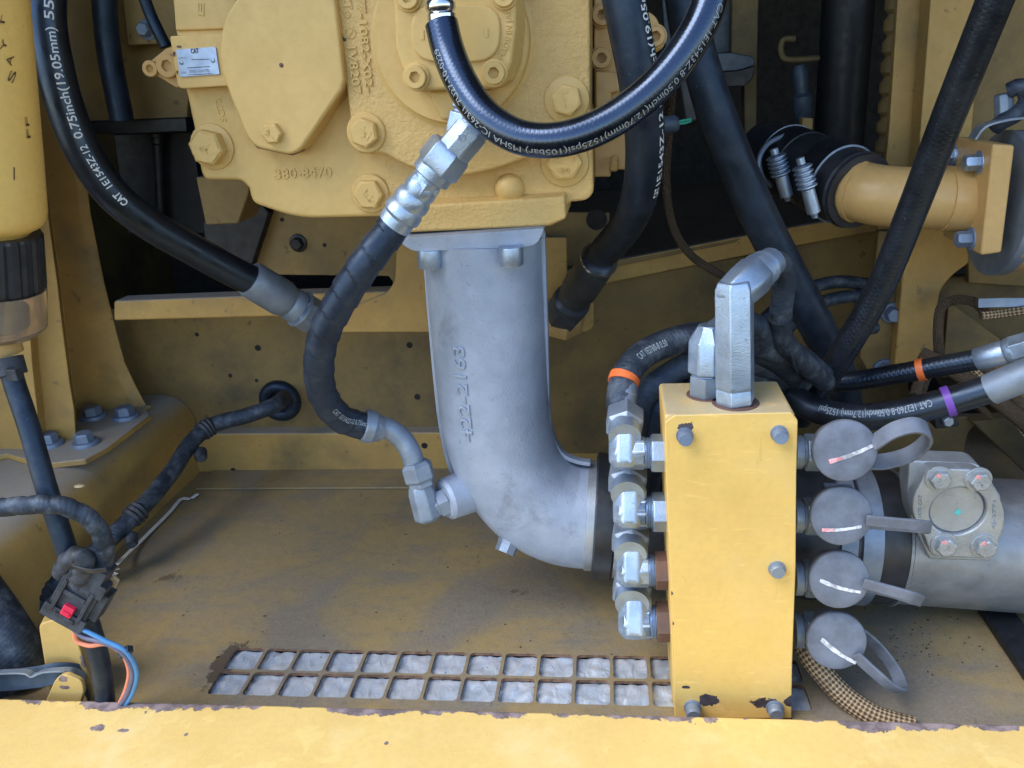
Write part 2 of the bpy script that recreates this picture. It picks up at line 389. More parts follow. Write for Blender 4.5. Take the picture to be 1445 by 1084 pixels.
# ------------------------------------------------------------------ lettering
TC = {}
def tmesh(txt, ext=0.0, bold=0.0):
    key = (txt, ext, bold)
    if key in TC: return TC[key]
    cu = bpy.data.curves.new('t', 'FONT'); cu.body = txt; cu.size = 1; cu.resolution_u = 3; cu.offset = bold
    cu.extrude = ext; 
    if ext: cu.bevel_depth = 0.012; cu.bevel_resolution = 1
    o = bpy.data.objects.new('t', cu); COL.objects.link(o)
    dg = bpy.context.evaluated_depsgraph_get(); me = bpy.data.meshes.new_from_object(o.evaluated_get(dg))
    bpy.data.objects.remove(o); bpy.data.curves.remove(cu)
    bm = bmesh.new(); bm.from_mesh(me); bmesh.ops.remove_doubles(bm, verts=bm.verts, dist=1e-5); bpy.data.meshes.remove(me)
    if not ext:
        for k in range(1, 6):
            g = bm.verts[:] + bm.edges[:] + bm.faces[:]
            bmesh.ops.bisect_plane(bm, geom=g, plane_co=(0, -0.2+k*0.18, 0), plane_no=(0, 1, 0))
    bm.verts.ensure_lookup_table(); vs = [v.co.copy() for v in bm.verts]; fs = [tuple(v.index for v in f.verts) for f in bm.faces]; bm.free()
    TC[key] = (vs, fs, min(v.x for v in vs), max(v.x for v in vs)); return TC[key]
def text_tube(txt, path, r, d0, length, h, phi0, mat, parent, name='printed_lettering', bold=0.0, rev=False):
    """lettering printed on a hose; travels along the path (or back along it), letter tops to the left of travel"""
    vs, fs, x0, x1 = tmesh(txt, 0, bold); mb = MB(); out = []
    sx = length/(x1-x0); sy = h/0.70
    for v in vs:
        d = (v.x-x0)*sx; y = (v.y-0.35)*sy
        if rev: c, t, n, l = path.at(d0-d); ph = phi0 - y/r
        else: c, t, n, l = path.at(d0+d); ph = phi0 + y/r
        out.append(c + n*((r+0.00025)*math.cos(ph)) + l*((r+0.00025)*math.sin(ph)))
    return mb.add(out, fs).build(name, mat, parent, flat=True)
def text_px(txt, u0, v0, u1, v1, hpx, Y, mat, parent, depth=0.0, name='cast_lettering', bold=0.0):
    """lettering on a plane of constant Y from pixel (u0, v0) along the base line to (u1, v1)"""
    vs, fs, x0, x1 = tmesh(txt, 0.02 if depth else 0.0, bold); A = P(u0, v0, Y); B = P(u1, v1, Y); d = B - A; L = d.length; d.normalize()
    upv = V((0, -1, 0)).cross(d); H = RR(hpx, A)/0.70
    zs = depth/0.032 if depth else 0
    out = [A + d*((v.x-x0)*L/(x1-x0)) + upv*(v.y*H) + V((0, -1, 0))*(v.z*zs + (0 if depth else 0.0004)) for v in vs]
    return MB().add(out, fs).build(name, mat, parent, flat=not depth)

# ------------------------------------------------------------------ fasteners
def hexbolt(parent, c, d, R, h, mat, wash=0, wh=0.0015, phase=0.3, name='bolt', marks=None, mm=None):
    c = V(c); d = V(d).normalized(); mb = MB()
    z = 0
    if wash: mb.lathe(c, c+d, [(-0.001, wash), (wh*0.7, wash), (wh, wash*0.94)], 24, False); z = wh
    mb.lathe(c, c+d, [(z*0.9, R), (z+h*0.84, R), (z+h, R*0.87)], 6, False, phase)
    mb.lathe(c, c+d, [(z+h*0.9, R*0.80), (z+h+0.0003, R*0.78)], 20, False)
    o = mb.build(name, mat, parent, 0.0005, 1)
    if marks:
        a, b_ = frame_of(d); k = MB(); rnd = random.Random(marks)
        for i in range(7):
            q = rnd.uniform(0, 6.28); rr = rnd.uniform(0.1, 0.55)*R; e = rnd.uniform(0, 3.14)
            x = a*math.cos(e)+b_*math.sin(e); y = d.cross(x)
            k.box(c + d*(z+h+0.0004) + a*(rr*math.cos(q)) + b_*(rr*math.sin(q)), (R*rnd.uniform(0.08, 0.2), R*0.035, 0.0004), (x, y, d))
        k.build('head_mark', mm or mat, o)
    return o
def capscrew(parent, c, d, R, h, mat, wash=0):
    c = V(c); d = V(d).normalized(); a, b_ = frame_of(d); n = 24; vs = []; fs = []
    def ring(z, fn):
        o = len(vs)
        for k in range(n):
            q = 2*math.pi*k/n; r = fn(q); vs.append(c + d*z + a*(r*math.cos(q)) + b_*(r*math.sin(q)))
        return o
    hx = lambda q: R*0.52*math.cos(math.pi/6)/math.cos(((q+0.4) % (math.pi/3)) - math.pi/6)
    rs = [ring(-0.001, lambda q: R), ring(h*0.9, lambda q: R), ring(h, lambda q: R*0.93), ring(h, lambda q: hx(q)*1.08), ring(h*0.93, hx), ring(h*0.3, hx)]
    for i in range(len(rs)-1):
        for k in range(n): k2 = (k+1) % n; fs.append((rs[i]+k, rs[i]+k2, rs[i+1]+k2, rs[i+1]+k))
    fs.append(tuple(rs[-1]+k for k in range(n)))
    mb = MB().add(vs, fs)
    if wash: mb.lathe(c, c+d, [(-0.001, wash), (0.002, wash), (0.0024, wash*0.95)], 24, False)
    return mb.build('cap_screw', mat, parent)
mY = V((0, -1, 0))

# ================================================================== SETTING
# ---- floor with two rows of square holes, foil insulation showing below
g0 = P(357.8, 947.5, z=0); g1 = P(863, 957.8, z=0)
gx = V((1, 0, 0)); gp = (g1.x - g0.x)/10.0; GX = g0.x; GY = (g0.y + g1.y)/2
NC = 16; HS = gp*0.455
FX0, FX1, FY0, FY1 = -0.80, 1.0, 0.46, 1.12
bm_ = MB()
X0 = GX - gp; X1 = X0 + NC*gp; YA = GY - gp; YB = GY + gp
def quad(x0, y0, x1, y1, z, mi=0): bm_.add([(x0,y0,z),(x1,y0,z),(x1,y1,z),(x0,y1,z)], [(0,1,2,3)], mi)
quad(FX0, FY0, FX1, YA, 0); quad(FX0, YB, FX1, FY1, 0); quad(FX0, YA, X0, YB, 0); quad(X1, YA, FX1, YB, 0)
foils = []
for j in range(2):
    for i in range(NC):
        cx = X0 + (i+0.5)*gp; cy = YA + (j+0.5)*gp; h = gp/2
        lo = []; hs = HS; r = 0.004
        for (sx_, sy_) in ((1,1),(-1,1),(-1,-1),(1,-1)):
            a0 = {(1,1):0, (-1,1):90, (-1,-1):180, (1,-1):270}[(sx_,sy_)]
            for q in (0, 30, 60, 90):
                t = math.radians(a0+q); jx = random.uniform(-1,1)*0.0002
                lo.append((cx + sx_*(hs-r) + r*math.cos(t) + jx, cy + sy_*(hs-r) + r*math.sin(t) + jx))
        outer = [(cx+h, cy+h), (cx-h, cy+h), (cx-h, cy-h), (cx+h, cy-h)]
        o = [(x, y, 0) for x, y in outer]; t_ = [(x, y, 0) for x, y in lo]; b_ = [(x, y, -0.0032) for x, y in lo]
        fs = []
        for c in range(4):
            for k in range(3): fs.append((c, 4+c*4+k, 4+c*4+k+1))
            c2 = (c+1) % 4; fs.append((c, 4+c*4+3, 4+c2*4, c2))
        bm_.add(o+t_, fs, 0)
        bm_.add(t_+b_, [(k, (k+1) % 16, (k+1) % 16+16, k+16) for k in range(16)], 1)
        foils.append((cx, cy))
def floor_chips(b):
    d1 = b.math('ADD', b.dist((GX-gp*0.95, GY+gp*0.3, 0), 1.9, 0.8, 1), b.math('MULTIPLY', b.noise(110, 5, 0.65), 0.06))
    d2 = b.math('ADD', b.dist(tuple(P(240, 815, z=0)), 0.9, 1.6, 1), b.math('MULTIPLY', b.noise(90, 5, 0.7), 0.09))
    d3 = b.math('ADD', b.dist(tuple(P(730, 835, z=0)), 0.8, 2.0, 1), b.math('MULTIPLY', b.noise(130, 5, 0.7), 0.08))
    m = b.math('MAXIMUM', b.ramp(d1, 0.058, 0.053), b.ramp(d2, 0.064, 0.046, 0, .75)); return b.math('MAXIMUM', m, b.ramp(d3, 0.054, 0.038, 0, .7))
b = NB('floor_paint')
n1 = b.noise(5.5, 8, 0.62, dist=0.8); n2 = b.noise(19, 6, 0.6); n3 = b.noise(90, 4)
col = b.mix(b.ramp(n2, 0.35, 0.7), (0.36, 0.255, 0.10), (0.30, 0.22, 0.105))
col = b.mix(b.ramp(n1, 0.42, 0.62), col, (0.225, 0.19, 0.145))
col = b.mix(b.ramp(b.noise(9, 7, 0.6, stretch=(1, 3.5, 1)), 0.5, 0.72, 0, 0.7), col, (0.185, 0.175, 0.16))
col = b.mix(b.ramp(n3, 0.4, 0.78, 0, 0.22), col, (0.09, 0.074, 0.05))
col = b.mix(b.ramp(b.noise(240, 5, 0.75), 0.40, 0.68, 0, 0.55), col, (0.30, 0.26, 0.19))
col = b.mix(b.ramp(b.noise(520, 3, 0.7), 0.5, 0.68, 0, 0.35), col, (0.085, 0.072, 0.055))
col = b.mix(b.ramp(b.noise(300, 2), 0.73, 0.78, 0, 0.6), col, (0.32, 0.31, 0.29))
col = b.mix(b.ramp(b.noise(75, 2), 0.72, 0.76, 0, 0.7), col, (0.035, 0.03, 0.03))
scr = b.ramp(b.noise(40, 3, 0.5, stretch=(0.35, 6, 1), dist=0.3), 0.69, 0.73, 0, 0.5); col = b.mix(scr, col, (0.34, 0.29, 0.2))
scr2 = b.ramp(b.noise(34, 3, 0.5, stretch=(5, 0.5, 1), dist=0.5), 0.70, 0.74, 0, 0.6); col = b.mix(scr2, col, (0.07, 0.06, 0.05))
ch = floor_chips(b); col = b.mix(b.math('MULTIPLY', ch, 0.85), col, (0.075, 0.055, 0.042))
nr = b.bump(n3, 0.2, 0.002); nr = b.bump(b.noise(420, 3), 0.3, 0.0006, nr); nr = b.bump(b.math('SUBTRACT', 1.0, ch), 0.4, 0.001, nr)
b.out(col, b.ramp(n2, 0.3, 0.7, 0.38, 0.62), nr)
floor = struct(bm_.build('floor', ['floor_paint', 'hole_edge'], flat=True), 'dusty yellow steel floor plate with two rows of square holes', 'floor')
for k, (cx, cy) in enumerate(foils):
    mb = MB(); n = 10; vs = []
    for j in range(n+1):
        for i in range(n+1):
            x = cx + (i/n-0.5)*gp*0.98; y = cy + (j/n-0.5)*gp*0.98
            z = -0.0052 + 0.0022*mnoise.noise(V((x*130, y*130, k*0.7))) + 0.0005*mnoise.noise(V((x*330, y*330, k)))
            vs.append((x, y, z))
    mb.add(vs, [(j*(n+1)+i, j*(n+1)+i+1, (j+1)*(n+1)+i+1, (j+1)*(n+1)+i) for j in range(n) for i in range(n)])
    mb.build('foil_panel', 'foil', floor, ang=60)
# ---- floor rear strip (a step lower lip), rear ledge, rear wall
zc = 0.0
s0 = P(300, 692, z=0).y
MB().prism([(-0.60, s0, 0.0035), (0.80, s0, 0.0035), (0.80, s0+0.2, 0.0035), (-0.60, s0+0.2, 0.0035)], (0, 0, -0.0028)).build('floor_strip', 'floor_paint', floor, 0.0008)
YW = 0.985
ledge_y = P(450, 663, z=0.003).y
zl = P(450, 612, ledge_y).z
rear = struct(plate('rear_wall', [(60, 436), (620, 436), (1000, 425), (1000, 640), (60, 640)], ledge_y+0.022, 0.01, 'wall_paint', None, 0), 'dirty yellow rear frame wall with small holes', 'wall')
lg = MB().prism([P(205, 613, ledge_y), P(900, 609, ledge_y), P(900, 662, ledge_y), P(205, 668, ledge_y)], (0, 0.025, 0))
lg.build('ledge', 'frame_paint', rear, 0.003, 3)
def bore(u, v, Y, r, mat='dark_void', ring=None):
    c = P(u, v, Y); R = RR(r, c); o = MB().lathe(c, c+mY, [(-0.004, R), (0.0004, R)], 16, False).build('bolt_hole', mat, rear)
    return o
for (u, v, r) in ((364, 491, 4.5), (578, 487, 4.5), (589, 560, 4.5), (800, 481, 4.5), (278, 472, 3), (325, 530, 3), (362, 537, 2.6)):
    bore(u, v, ledge_y+0.022, r)
bore(599, 629, ledge_y, 4.5); bore(329, 664, ledge_y, 4)
# back of the compartment, hood and side panels that shade it
def slab(name, lo, hi, mat, label):
    lo, hi = V(lo), V(hi); return struct(MB().box((lo+hi)/2, (hi-lo)/2).build(name, mat), label, 'panel')
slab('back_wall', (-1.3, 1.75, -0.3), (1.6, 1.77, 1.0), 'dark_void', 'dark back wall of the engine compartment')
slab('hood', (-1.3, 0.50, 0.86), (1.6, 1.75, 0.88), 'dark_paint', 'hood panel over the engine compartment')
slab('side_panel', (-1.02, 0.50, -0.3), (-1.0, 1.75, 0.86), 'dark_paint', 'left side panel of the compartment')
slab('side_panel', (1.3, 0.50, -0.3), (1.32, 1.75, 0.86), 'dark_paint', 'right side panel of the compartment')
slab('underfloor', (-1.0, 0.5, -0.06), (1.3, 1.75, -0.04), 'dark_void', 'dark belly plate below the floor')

# ---- front sill
e0 = P(-60, 983, z=0.03); e1 = P(1505, 1023, z=0.03); e0, e1 = e0 + (e0-e1)*.25, e1 + (e1-e0)*.6
def sill_edge(b):
    # distance behind the edge line, in metres
    d = (e1-e0); d.z = 0; d.normalize(); nrm = V((-d.y, d.x, 0))
    vm = b.n('ShaderNodeVectorMath', operation='DOT_PRODUCT'); sub = b.n('ShaderNodeVectorMath', operation='SUBTRACT')
    b.l(b.pos, sub.inputs[0]); sub.inputs[1].default_value = e0; b.l(sub.outputs[0], vm.inputs[0]); vm.inputs[1].default_value = nrm
    q = b.math('ADD', vm.outputs['Value'], b.math('MULTIPLY', b.math('SUBTRACT', b.noise(14, 8, 0.66), 0.47), 0.075))
    return b.ramp(q, -0.0035, -0.0028)
ch = [(tuple(P(138, 1027, z=0.03)), 0.0060, (1, 1.5, 1)), (tuple(P(173, 1031, z=0.03)), 0.0045, (0.8, 2.4, 1)), (tuple(P(263, 1036, z=0.03)), 0.0018, (1, 1, 1)), (tuple(P(545, 1049, z=0.03)), 0.0018, (1, 1, 1))]
paint('sill_paint', (0.82, 0.575, 0.20), (0.77, 0.53, 0.175), (0.83, 0.625, 0.28), (0.5, 0.75), rough=0.5, tex=0.3, dscale=14, scuff=0.35, chips=ch, chipcol=(0.16, 0.125, 0.125), edge=sill_edge)
dd = V((0, -0.16, 0.0))
bk = [e0, e1, e1 + V((0, -0.012, -0.035)), e0 + V((0, -0.012, -0.035))]
mb = MB().prism2([e0, e1, V((e1.x, e1.y+0.004, -0.05)), V((e0.x, e0.y+0.004, -0.05))], [e0+dd, e1+dd, V((e1.x, e1.y-0.16, -0.05)), V((e0.x, e0.y-0.16, -0.05))])
tag(mb.build('frame_sill', 'sill_paint', None, 0.003, 3), 'bright yellow painted sill beam along the front edge, paint flaking', 'sill')

# ---- left frame rail (dusty top, rounded shoulder)
zt = 0.12; xs = -0.622
prof = [(xs, -0.002), (xs-0.002, 0.072)]
for k in range(9):
    t = math.radians(90*k/8); prof.append((xs-0.048+0.046*math.cos(t), 0.075+(zt-0.075)*math.sin(t)))
prof += [(xs-0.36, zt), (xs-0.36, -0.002)]
A = [V((x - 0.012, 0.46, z)) for x, z in prof]; B_ = [V((x, ledge_y+0.02, z)) for x, z in prof]
rail = tag(MB().prism2(A, B_).build('frame_rail', 'frame_paint', None, 0, ang=40), 'dusty yellow box rail with rounded shoulder along the floor', 'rail')
# ---- left post with foot plate and bolts
post = thing('frame_post', 'yellow pressed steel post bolted to the dusty rail', 'post')
foot = [P(u, v, z=zt+0.008) for u, v in ((-60, 655), (8, 640), (60, 655), (120, 648), (150, 632), (212, 586), (205, 575), (120, 560), (-60, 560))]
MB().prism(foot, (0, 0, -0.008)).build('foot_plate', 'frame_paint', post, 0.002, 2)
# post web: section swept upward (px columns at several rows, Y per column)
YP = P(60, 640, z=zt).y
dm = P(208, 577, z=zt).y - YP
D_ = (0, .005, 0, .02, .03, dm*.86, dm*.95, dm)
rows = [(640, (-60, -2, 55, 64, 108, 112, 205, 213)), (575, (-60, -5, 50, 59, 100, 104, 192, 206)), (540, (-60, -7, 46, 55, 94, 98, 172, 190)), (510, (-60, -8, 43, 52, 90, 94, 160, 176)),
        (458, (-60, -10, 39, 47, 83, 87, 146, 162)), (398, (-60, -12, 36, 42, 76, 80, 132, 147)), (300, (-60, -16, 30, 35, 62, 66, 113, 127)), (100, (-60, -24, 18, 24, 40, 44, 90, 102)), (-60, (-60, -30, 10, 14, 28, 30, 74, 86))]
vs = []; fs = []; n = 8
for v, cs in rows:
    for u, dy in zip(cs, D_):
        if v == 640:
            p = P(u, 640 if dy < .1 else 575, YP + dy); p.z = zt
        else: p = P(u, v, YP + dy)
        vs.append(p)
for i in range(len(rows)-1):
    for k in range(n-1): fs.append((i*n+k, i*n+k+1, (i+1)*n+k+1, (i+1)*n+k))
o = MB().add(vs, fs).build('web', 'frame_paint', post, ang=30)
md = o.modifiers.new('solid', 'SOLIDIFY'); md.thickness = 0.006; md.offset = -1
md = o.modifiers.new('bevel', 'BEVEL'); md.width = 0.004; md.segments = 3; md.angle_limit = math.radians(25); md.limit_method = 'ANGLE'
for (u, v) in ((71, 628), (121, 627), (132, 589), (178, 589)):
    c = P(u, v, z=zt+0.008)
    hexbolt(post, c, (0, 0, 1), RR(13, c), 0.011, 'bolt_blue', RR(18, c), 0.005, 0.4)

# ================================================================== BACKGROUND FRAME PIECES
def bgplate(name, pts, Y, th, mat, label, cat, bevel=0.002, grp=None):
    return tag(plate(name, pts, Y, th, mat, None, bevel), label, cat, grp)
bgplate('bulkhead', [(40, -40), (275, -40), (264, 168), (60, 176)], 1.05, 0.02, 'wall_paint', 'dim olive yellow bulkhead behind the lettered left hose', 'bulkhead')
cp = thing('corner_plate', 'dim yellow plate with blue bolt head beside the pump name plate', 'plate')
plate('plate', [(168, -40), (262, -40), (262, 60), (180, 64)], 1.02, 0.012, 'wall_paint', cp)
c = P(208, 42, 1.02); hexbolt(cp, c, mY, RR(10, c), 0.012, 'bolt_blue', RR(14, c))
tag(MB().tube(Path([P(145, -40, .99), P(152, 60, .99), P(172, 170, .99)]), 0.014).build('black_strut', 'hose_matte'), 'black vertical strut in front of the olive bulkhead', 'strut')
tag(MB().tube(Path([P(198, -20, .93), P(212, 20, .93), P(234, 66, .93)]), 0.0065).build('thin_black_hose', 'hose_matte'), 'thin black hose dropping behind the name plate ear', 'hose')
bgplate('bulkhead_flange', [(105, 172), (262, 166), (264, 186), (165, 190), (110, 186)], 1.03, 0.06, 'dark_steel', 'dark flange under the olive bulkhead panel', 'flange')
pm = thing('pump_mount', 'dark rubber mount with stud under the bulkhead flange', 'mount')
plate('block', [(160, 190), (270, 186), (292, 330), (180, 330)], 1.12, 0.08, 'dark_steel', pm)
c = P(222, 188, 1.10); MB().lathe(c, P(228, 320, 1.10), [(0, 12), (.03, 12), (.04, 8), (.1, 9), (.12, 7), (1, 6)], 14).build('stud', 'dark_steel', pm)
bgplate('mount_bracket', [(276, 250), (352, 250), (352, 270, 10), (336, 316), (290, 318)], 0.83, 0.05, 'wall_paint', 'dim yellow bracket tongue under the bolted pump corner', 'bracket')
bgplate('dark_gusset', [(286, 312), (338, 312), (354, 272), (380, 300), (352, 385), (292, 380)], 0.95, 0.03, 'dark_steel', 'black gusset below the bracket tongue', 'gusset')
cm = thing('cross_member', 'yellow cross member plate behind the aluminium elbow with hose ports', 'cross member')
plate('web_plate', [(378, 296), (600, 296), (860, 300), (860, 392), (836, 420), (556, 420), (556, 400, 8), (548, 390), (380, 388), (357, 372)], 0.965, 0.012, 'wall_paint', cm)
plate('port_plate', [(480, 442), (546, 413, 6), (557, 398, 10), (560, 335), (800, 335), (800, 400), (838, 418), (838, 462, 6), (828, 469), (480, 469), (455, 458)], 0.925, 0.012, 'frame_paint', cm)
plate('lip', [(160, 425), (400, 416), (560, 411), (560, 442), (400, 447), (160, 453)], 0.93, 0.03, 'frame_paint', cm, 0.003)
MB().prism([P(172, 423, .95), P(560, 412, .95), P(560, 412, 1.3), P(172, 423, 1.3)], (0, 0, -0.006)).build('shelf', 'dark_steel', cm)
c = P(421, 343, .965); hexbolt(cm, c, mY, RR(9, c), 0.008, 'dark_steel', RR(13, c))
for (u, v, r) in ((398, 310, 3), (458, 346, 3), (600, 336, 4), (842, 310, 15)):
    c = P(u, v, .965); MB().lathe(c, c+mY, [(-.003, RR(r, c)), (.0005, RR(r, c))], 14, False).build('hole', 'dark_void', cm)
# right hand shelf (recedes to the right), lip and wall below it
bs = thing('rear_shelf', 'dusty yellow shelf lip running back behind the diagonal hose', 'shelf')
lipb = [(775, 416, .93), (842, 403, .95), (1077, 356, 1.06), (1240, 326, 1.15), (1240, 300, 1.15), (1068, 330, 1.06), (862, 370, .95), (775, 388, .93)]
plate3('lip', lipb, 0.012, 'frame_paint', bs, 0.002)
MB().prism([P3(t) for t in ((775, 388, .932), (862, 370, .952), (1068, 330, 1.062), (1240, 300, 1.152))] + [V((0.8, 1.6, P(1240, 300, 1.152).z+0.02)), V((-.1, 1.6, P(775, 388, .932).z))], (0, 0, -0.006)).build('shelf_top', 'wall_paint', bs)
plate3('lower_wall', [(700, 640, .975), (700, 410, .975), (842, 402, .975), (1240, 325, 1.17), (1300, 640, 1.17)], 0.01, 'wall_paint', bs, 0)
# ================================================================== HYDRAULIC PUMP
pump = thing('hydraulic_pump', 'big pale yellow cast hydraulic pump with bolted covers and name plate', 'pump')
HY = .705
plate('rear_housing', [(236, -60), (247, 45), (262, 130), (275, 192), (282, 240), (287, 254, 14), (340, 255, 14), (350, 266), (355, 287, 12), (419, 309, 30), (546, 306, 6), (575, 300), (600, -60)], HY, .09, 'pump_paint', pump, 0.004, 3)
plate('tag_boss', [(239, 51, 3), (340, 46), (340, 124), (318, 122), (251, 126, 9)], HY-.014, .03, 'pump_paint', pump, 0.002, 2)
plate('upper_step', [(240, -60), (340, -60), (340, 41), (247, 44)], HY-.003, .02, 'pump_paint', pump, 0.002)
cov = plate('side_cover', [(345, -60), (345, -18), (330, 2), (317, 23), (311, 48), (309, 73), (312, 100), (322, 130), (336, 166), (348, 195, 10), (361, 209, 12), (385, 214), (410, 219, 10), (424, 212, 8), (447, 179), (482, 127), (486, 112), (477, 30), (465, -60)], .678, .030, 'pump_paint', pump, 0.003, 3)
plate('gasket', [(u_+2.5, v_+1.5) for u_, v_ in ((347, -60), (312, 60), (324, 130), (349, 195), (361, 208), (386, 213), (410, 218), (424, 212), (447, 179), (482, 127), (486, 112), (477, 30), (465, -60))], .689, .006, 'rusty_steel', pump, 0)
c = P(397, 92, .678); MB().lathe(c, c+mY, [(-.002, .0016), (.0004, .0018), (.0009, .0010)], 10, False).build('casting_pit', 'rusty_steel', cov)
body = plate('front_housing', [(466, -60), (478, 30), (487, 115), (494, 168), (498, 207), (506, 217, 8), (541, 217, 10), (586, 241, 30), (649, 251, 40), (699, 240, 40), (746, 222, 20), (775, 218), (815, 206), (834, 180, 20), (834, -60)], .686, .08, 'pump_cast', pump, 0.003, 3)
low = plate('lower_housing', [(543, 214), (836, 150), (838, 272, 14), (828, 283, 12), (806, 285), (797, 292), (797, 300), (560, 322), (548, 308), (544, 290)], .703, .08, 'pump_cast', pump, 0.003, 3)
# outlet flange bar with sloping top
Yf = .688
fr = [(576, 291), (612, 289), (730, 282), (797, 277), (799, 309), (774, 319), (574, 328)]
bk = [(560, 258), (612, 260), (730, 258), (806, 255), (806, 290), (780, 318), (560, 328)]
MB().prism2([P(u, v, Yf) for u, v in fr], [P(u, v, Yf+.05) for u, v in bk]).build('outlet_flange', 'pump_cast', pump, 0.0025, 3)
MB().ball(P(719, 266, .702), RR(21, P(719, 266, .702)), 20, 12).build('cast_knob', 'pump_paint', pump)
# round pad + gear pump cover
c = P(638, 58, .686); r = RR(110, c)
MB().lathe(c, c+mY, [(-.01, r+.005), (.0005, r+.004), (.002, r+.001), (.008, r), (.009, r-.001)], 64, False).build('round_pad', 'pump_paint', pump)
gc = MB().prism2([P(u, v, .650) for u, v in rp([(553, -60), (558, 66), (566, 92), (578, 118), (592, 128, 8), (700, 124, 10), (714, 114), (722, 88), (728, 40), (728, -60)])],
                 [P(u, v, .680) for u, v in rp([(553, -60), (558, 66), (566, 92), (578, 118), (592, 130, 8), (706, 126, 10), (728, 112), (738, 86), (742, 40), (742, -60)])]).build('gear_pump_cover', 'pump_paint', pump, 0.003, 3)
plate('oval_pad', [(580, 6, 34), (706, 6, 34), (706, 88, 40), (579, 88, 40)], .6465, .006, 'pump_paint', gc, 0.002, 3, n=8)
for (u, v, r) in ((588, 109, 15.5), (698, 103, 15.5), (577, -3, 15.5), (712, -6, 15.5)):
    c = P(u, v, .650); capscrew(pump, c, mY, RR(r, c), .007, 'pump_paint', RR(r+3.5, c))
# bosses below the round pad
plate('port_boss', [(602, 128), (690, 126), (690, 168), (622, 170)], .668, .03, 'pump_paint', pump, 0.003)
# hexagon bolts
for (u, v, Y, R, w_, h, ph, mk) in ((300, 207, HY, 25, 32, .013, .25, 3), (517, 187, .686, 21, 28, .008, .1, 5), (523, 273, .703, 21.5, 27, .008, .45, 9), (800, 141, .686, 22, 32, .006, .2, 11), (797, 229, .703, 25, 34, .006, .52, None), (386, 188, .678, 15, 0, .006, .52, 14)):
    c = P(u, v, Y)
    bo = hexbolt(pump, c, mY, RR(R, c), h, 'pump_paint', RR(w_, c) if w_ else 0, .0025, ph, 'bolt', mk)
    if mk is None:
        text_px('C  T', 783, 229, 812, 228, 8, Y-.0102, 'pump_paint', bo, 0.0006, 'head_mark'); text_px('8.0', 789, 243, 803, 242.5, 6, Y-.0102, 'pump_paint', bo, 0.0006, 'head_mark')
# cast numbers
text_px('380-8470', 389, 252, 469, 249, 13, HY, 'pump_paint', pump, 0.0014, bold=.01)
text_px('5C72', 320, 172, 311, 138, 9, HY, 'pump_paint', pump, 0.0007)
text_px('177-1082-X02-', 503, -14, 517, 130, 11, .686, 'pump_paint', pump, 0.0015, bold=.01)
text_px('1V8207', 491, 66, 499, 133, 12, .686, 'pump_paint', pump, 0.0015, bold=.01)
text_px('CT', 483, -8, 486, 14, 12, .686, 'pump_cast', pump, 0.0010)
c = P(495, 47, .686); mb = MB(); R = RR(7, c)
mb.tube(Path([c + V((R*math.cos(t*math.pi/8), 0, R*math.sin(t*math.pi/8))) for t in range(17)], 0.001, True), .0006, 6); mb.box(c, (R*.8, .0006, .0004), (V((.7, 0, .7)), V((0, 1, 0)), V((-.7, 0, .7)))); mb.build('foundry_mark', 'pump_cast', pump)
c = P(490, 21, .686); mb = MB(); R = RR(4, c); mb.tube(Path([c + V((R*math.cos(t*math.pi/8), 0, R*math.sin(t*math.pi/8))) for t in range(17)], 0.001, True), .0006, 6); mb.build('foundry_mark', 'pump_cast', pump)
vs_, fs_, tx0, tx1 = tmesh('MADE IN JAPAN', .02)
arc = Path([P(706, 83, .650), P(716, 60, .650), P(719, 35, .650), P(715, 12, .650), P(708, -4, .650)], .001)
out = []
for v in vs_:
    c, t, n_, l = arc.at((v.x-tx0)/(tx1-tx0)*arc.L); lx = mY.cross(t).normalized(); out.append(c + lx*(v.y-.3)*RR(7.5, c)/.7 + mY*(v.z*0.0010/.032))
MB().add(out, fs_).build('cast_lettering', 'pump_paint', gc)
for (u, v) in ((594, 56), (684, 53)): text_px('1', u, v, u+5, v, 12, .6465, 'pump_paint', gc, .0007)
c = P(284, 14, HY-.003); text_px('E', 288, 23, 288, 5, 9, HY-.003, 'pump_paint', pump, .0007)
# ear with two eyes left of the name plate
ear = MB().prism([P(u, v, .72) for u, v in rp([(204, 92, 8), (222, 78, 6), (234, 68), (258, 62), (262, 122), (248, 124), (222, 108, 6), (206, 106, 8)])], (0, .02, 0)).build('port_ear', 'tube_paint', pump, .002, 2)
for (u, v, r) in ((215, 97, 11), (239, 93, 16)):
    c = P(u, v, .72); capscrew(pump, c, mY, RR(r, c), .005, 'tube_paint')
# port block right of the pump
plate('port_block', [(838, -60), (900, -60), (903, 10), (925, 22, 8), (940, 55, 6), (936, 68), (910, 84), (905, 150), (884, 156), (884, 240), (862, 240), (862, 250, 4), (838, 250)], .755, .06, 'tube_paint', pump, .003, 2)
plate('block_step', [(840, 100), (872, 102), (874, 130), (862, 132), (862, 190), (840, 192)], .742, .03, 'tube_paint', pump, .002)
for (u, v, r) in ((850, 22, 14), (849, 82, 14), (924, 52, 14)):
    c = P(u, v, .755); capscrew(pump, c, mY, RR(r, c), .010, 'tube_paint', RR(r+3, c))
c = P(862, 231, .75); hexbolt(pump, c, (1, 0, -.1), RR(12, c), .006, 'tube_paint')
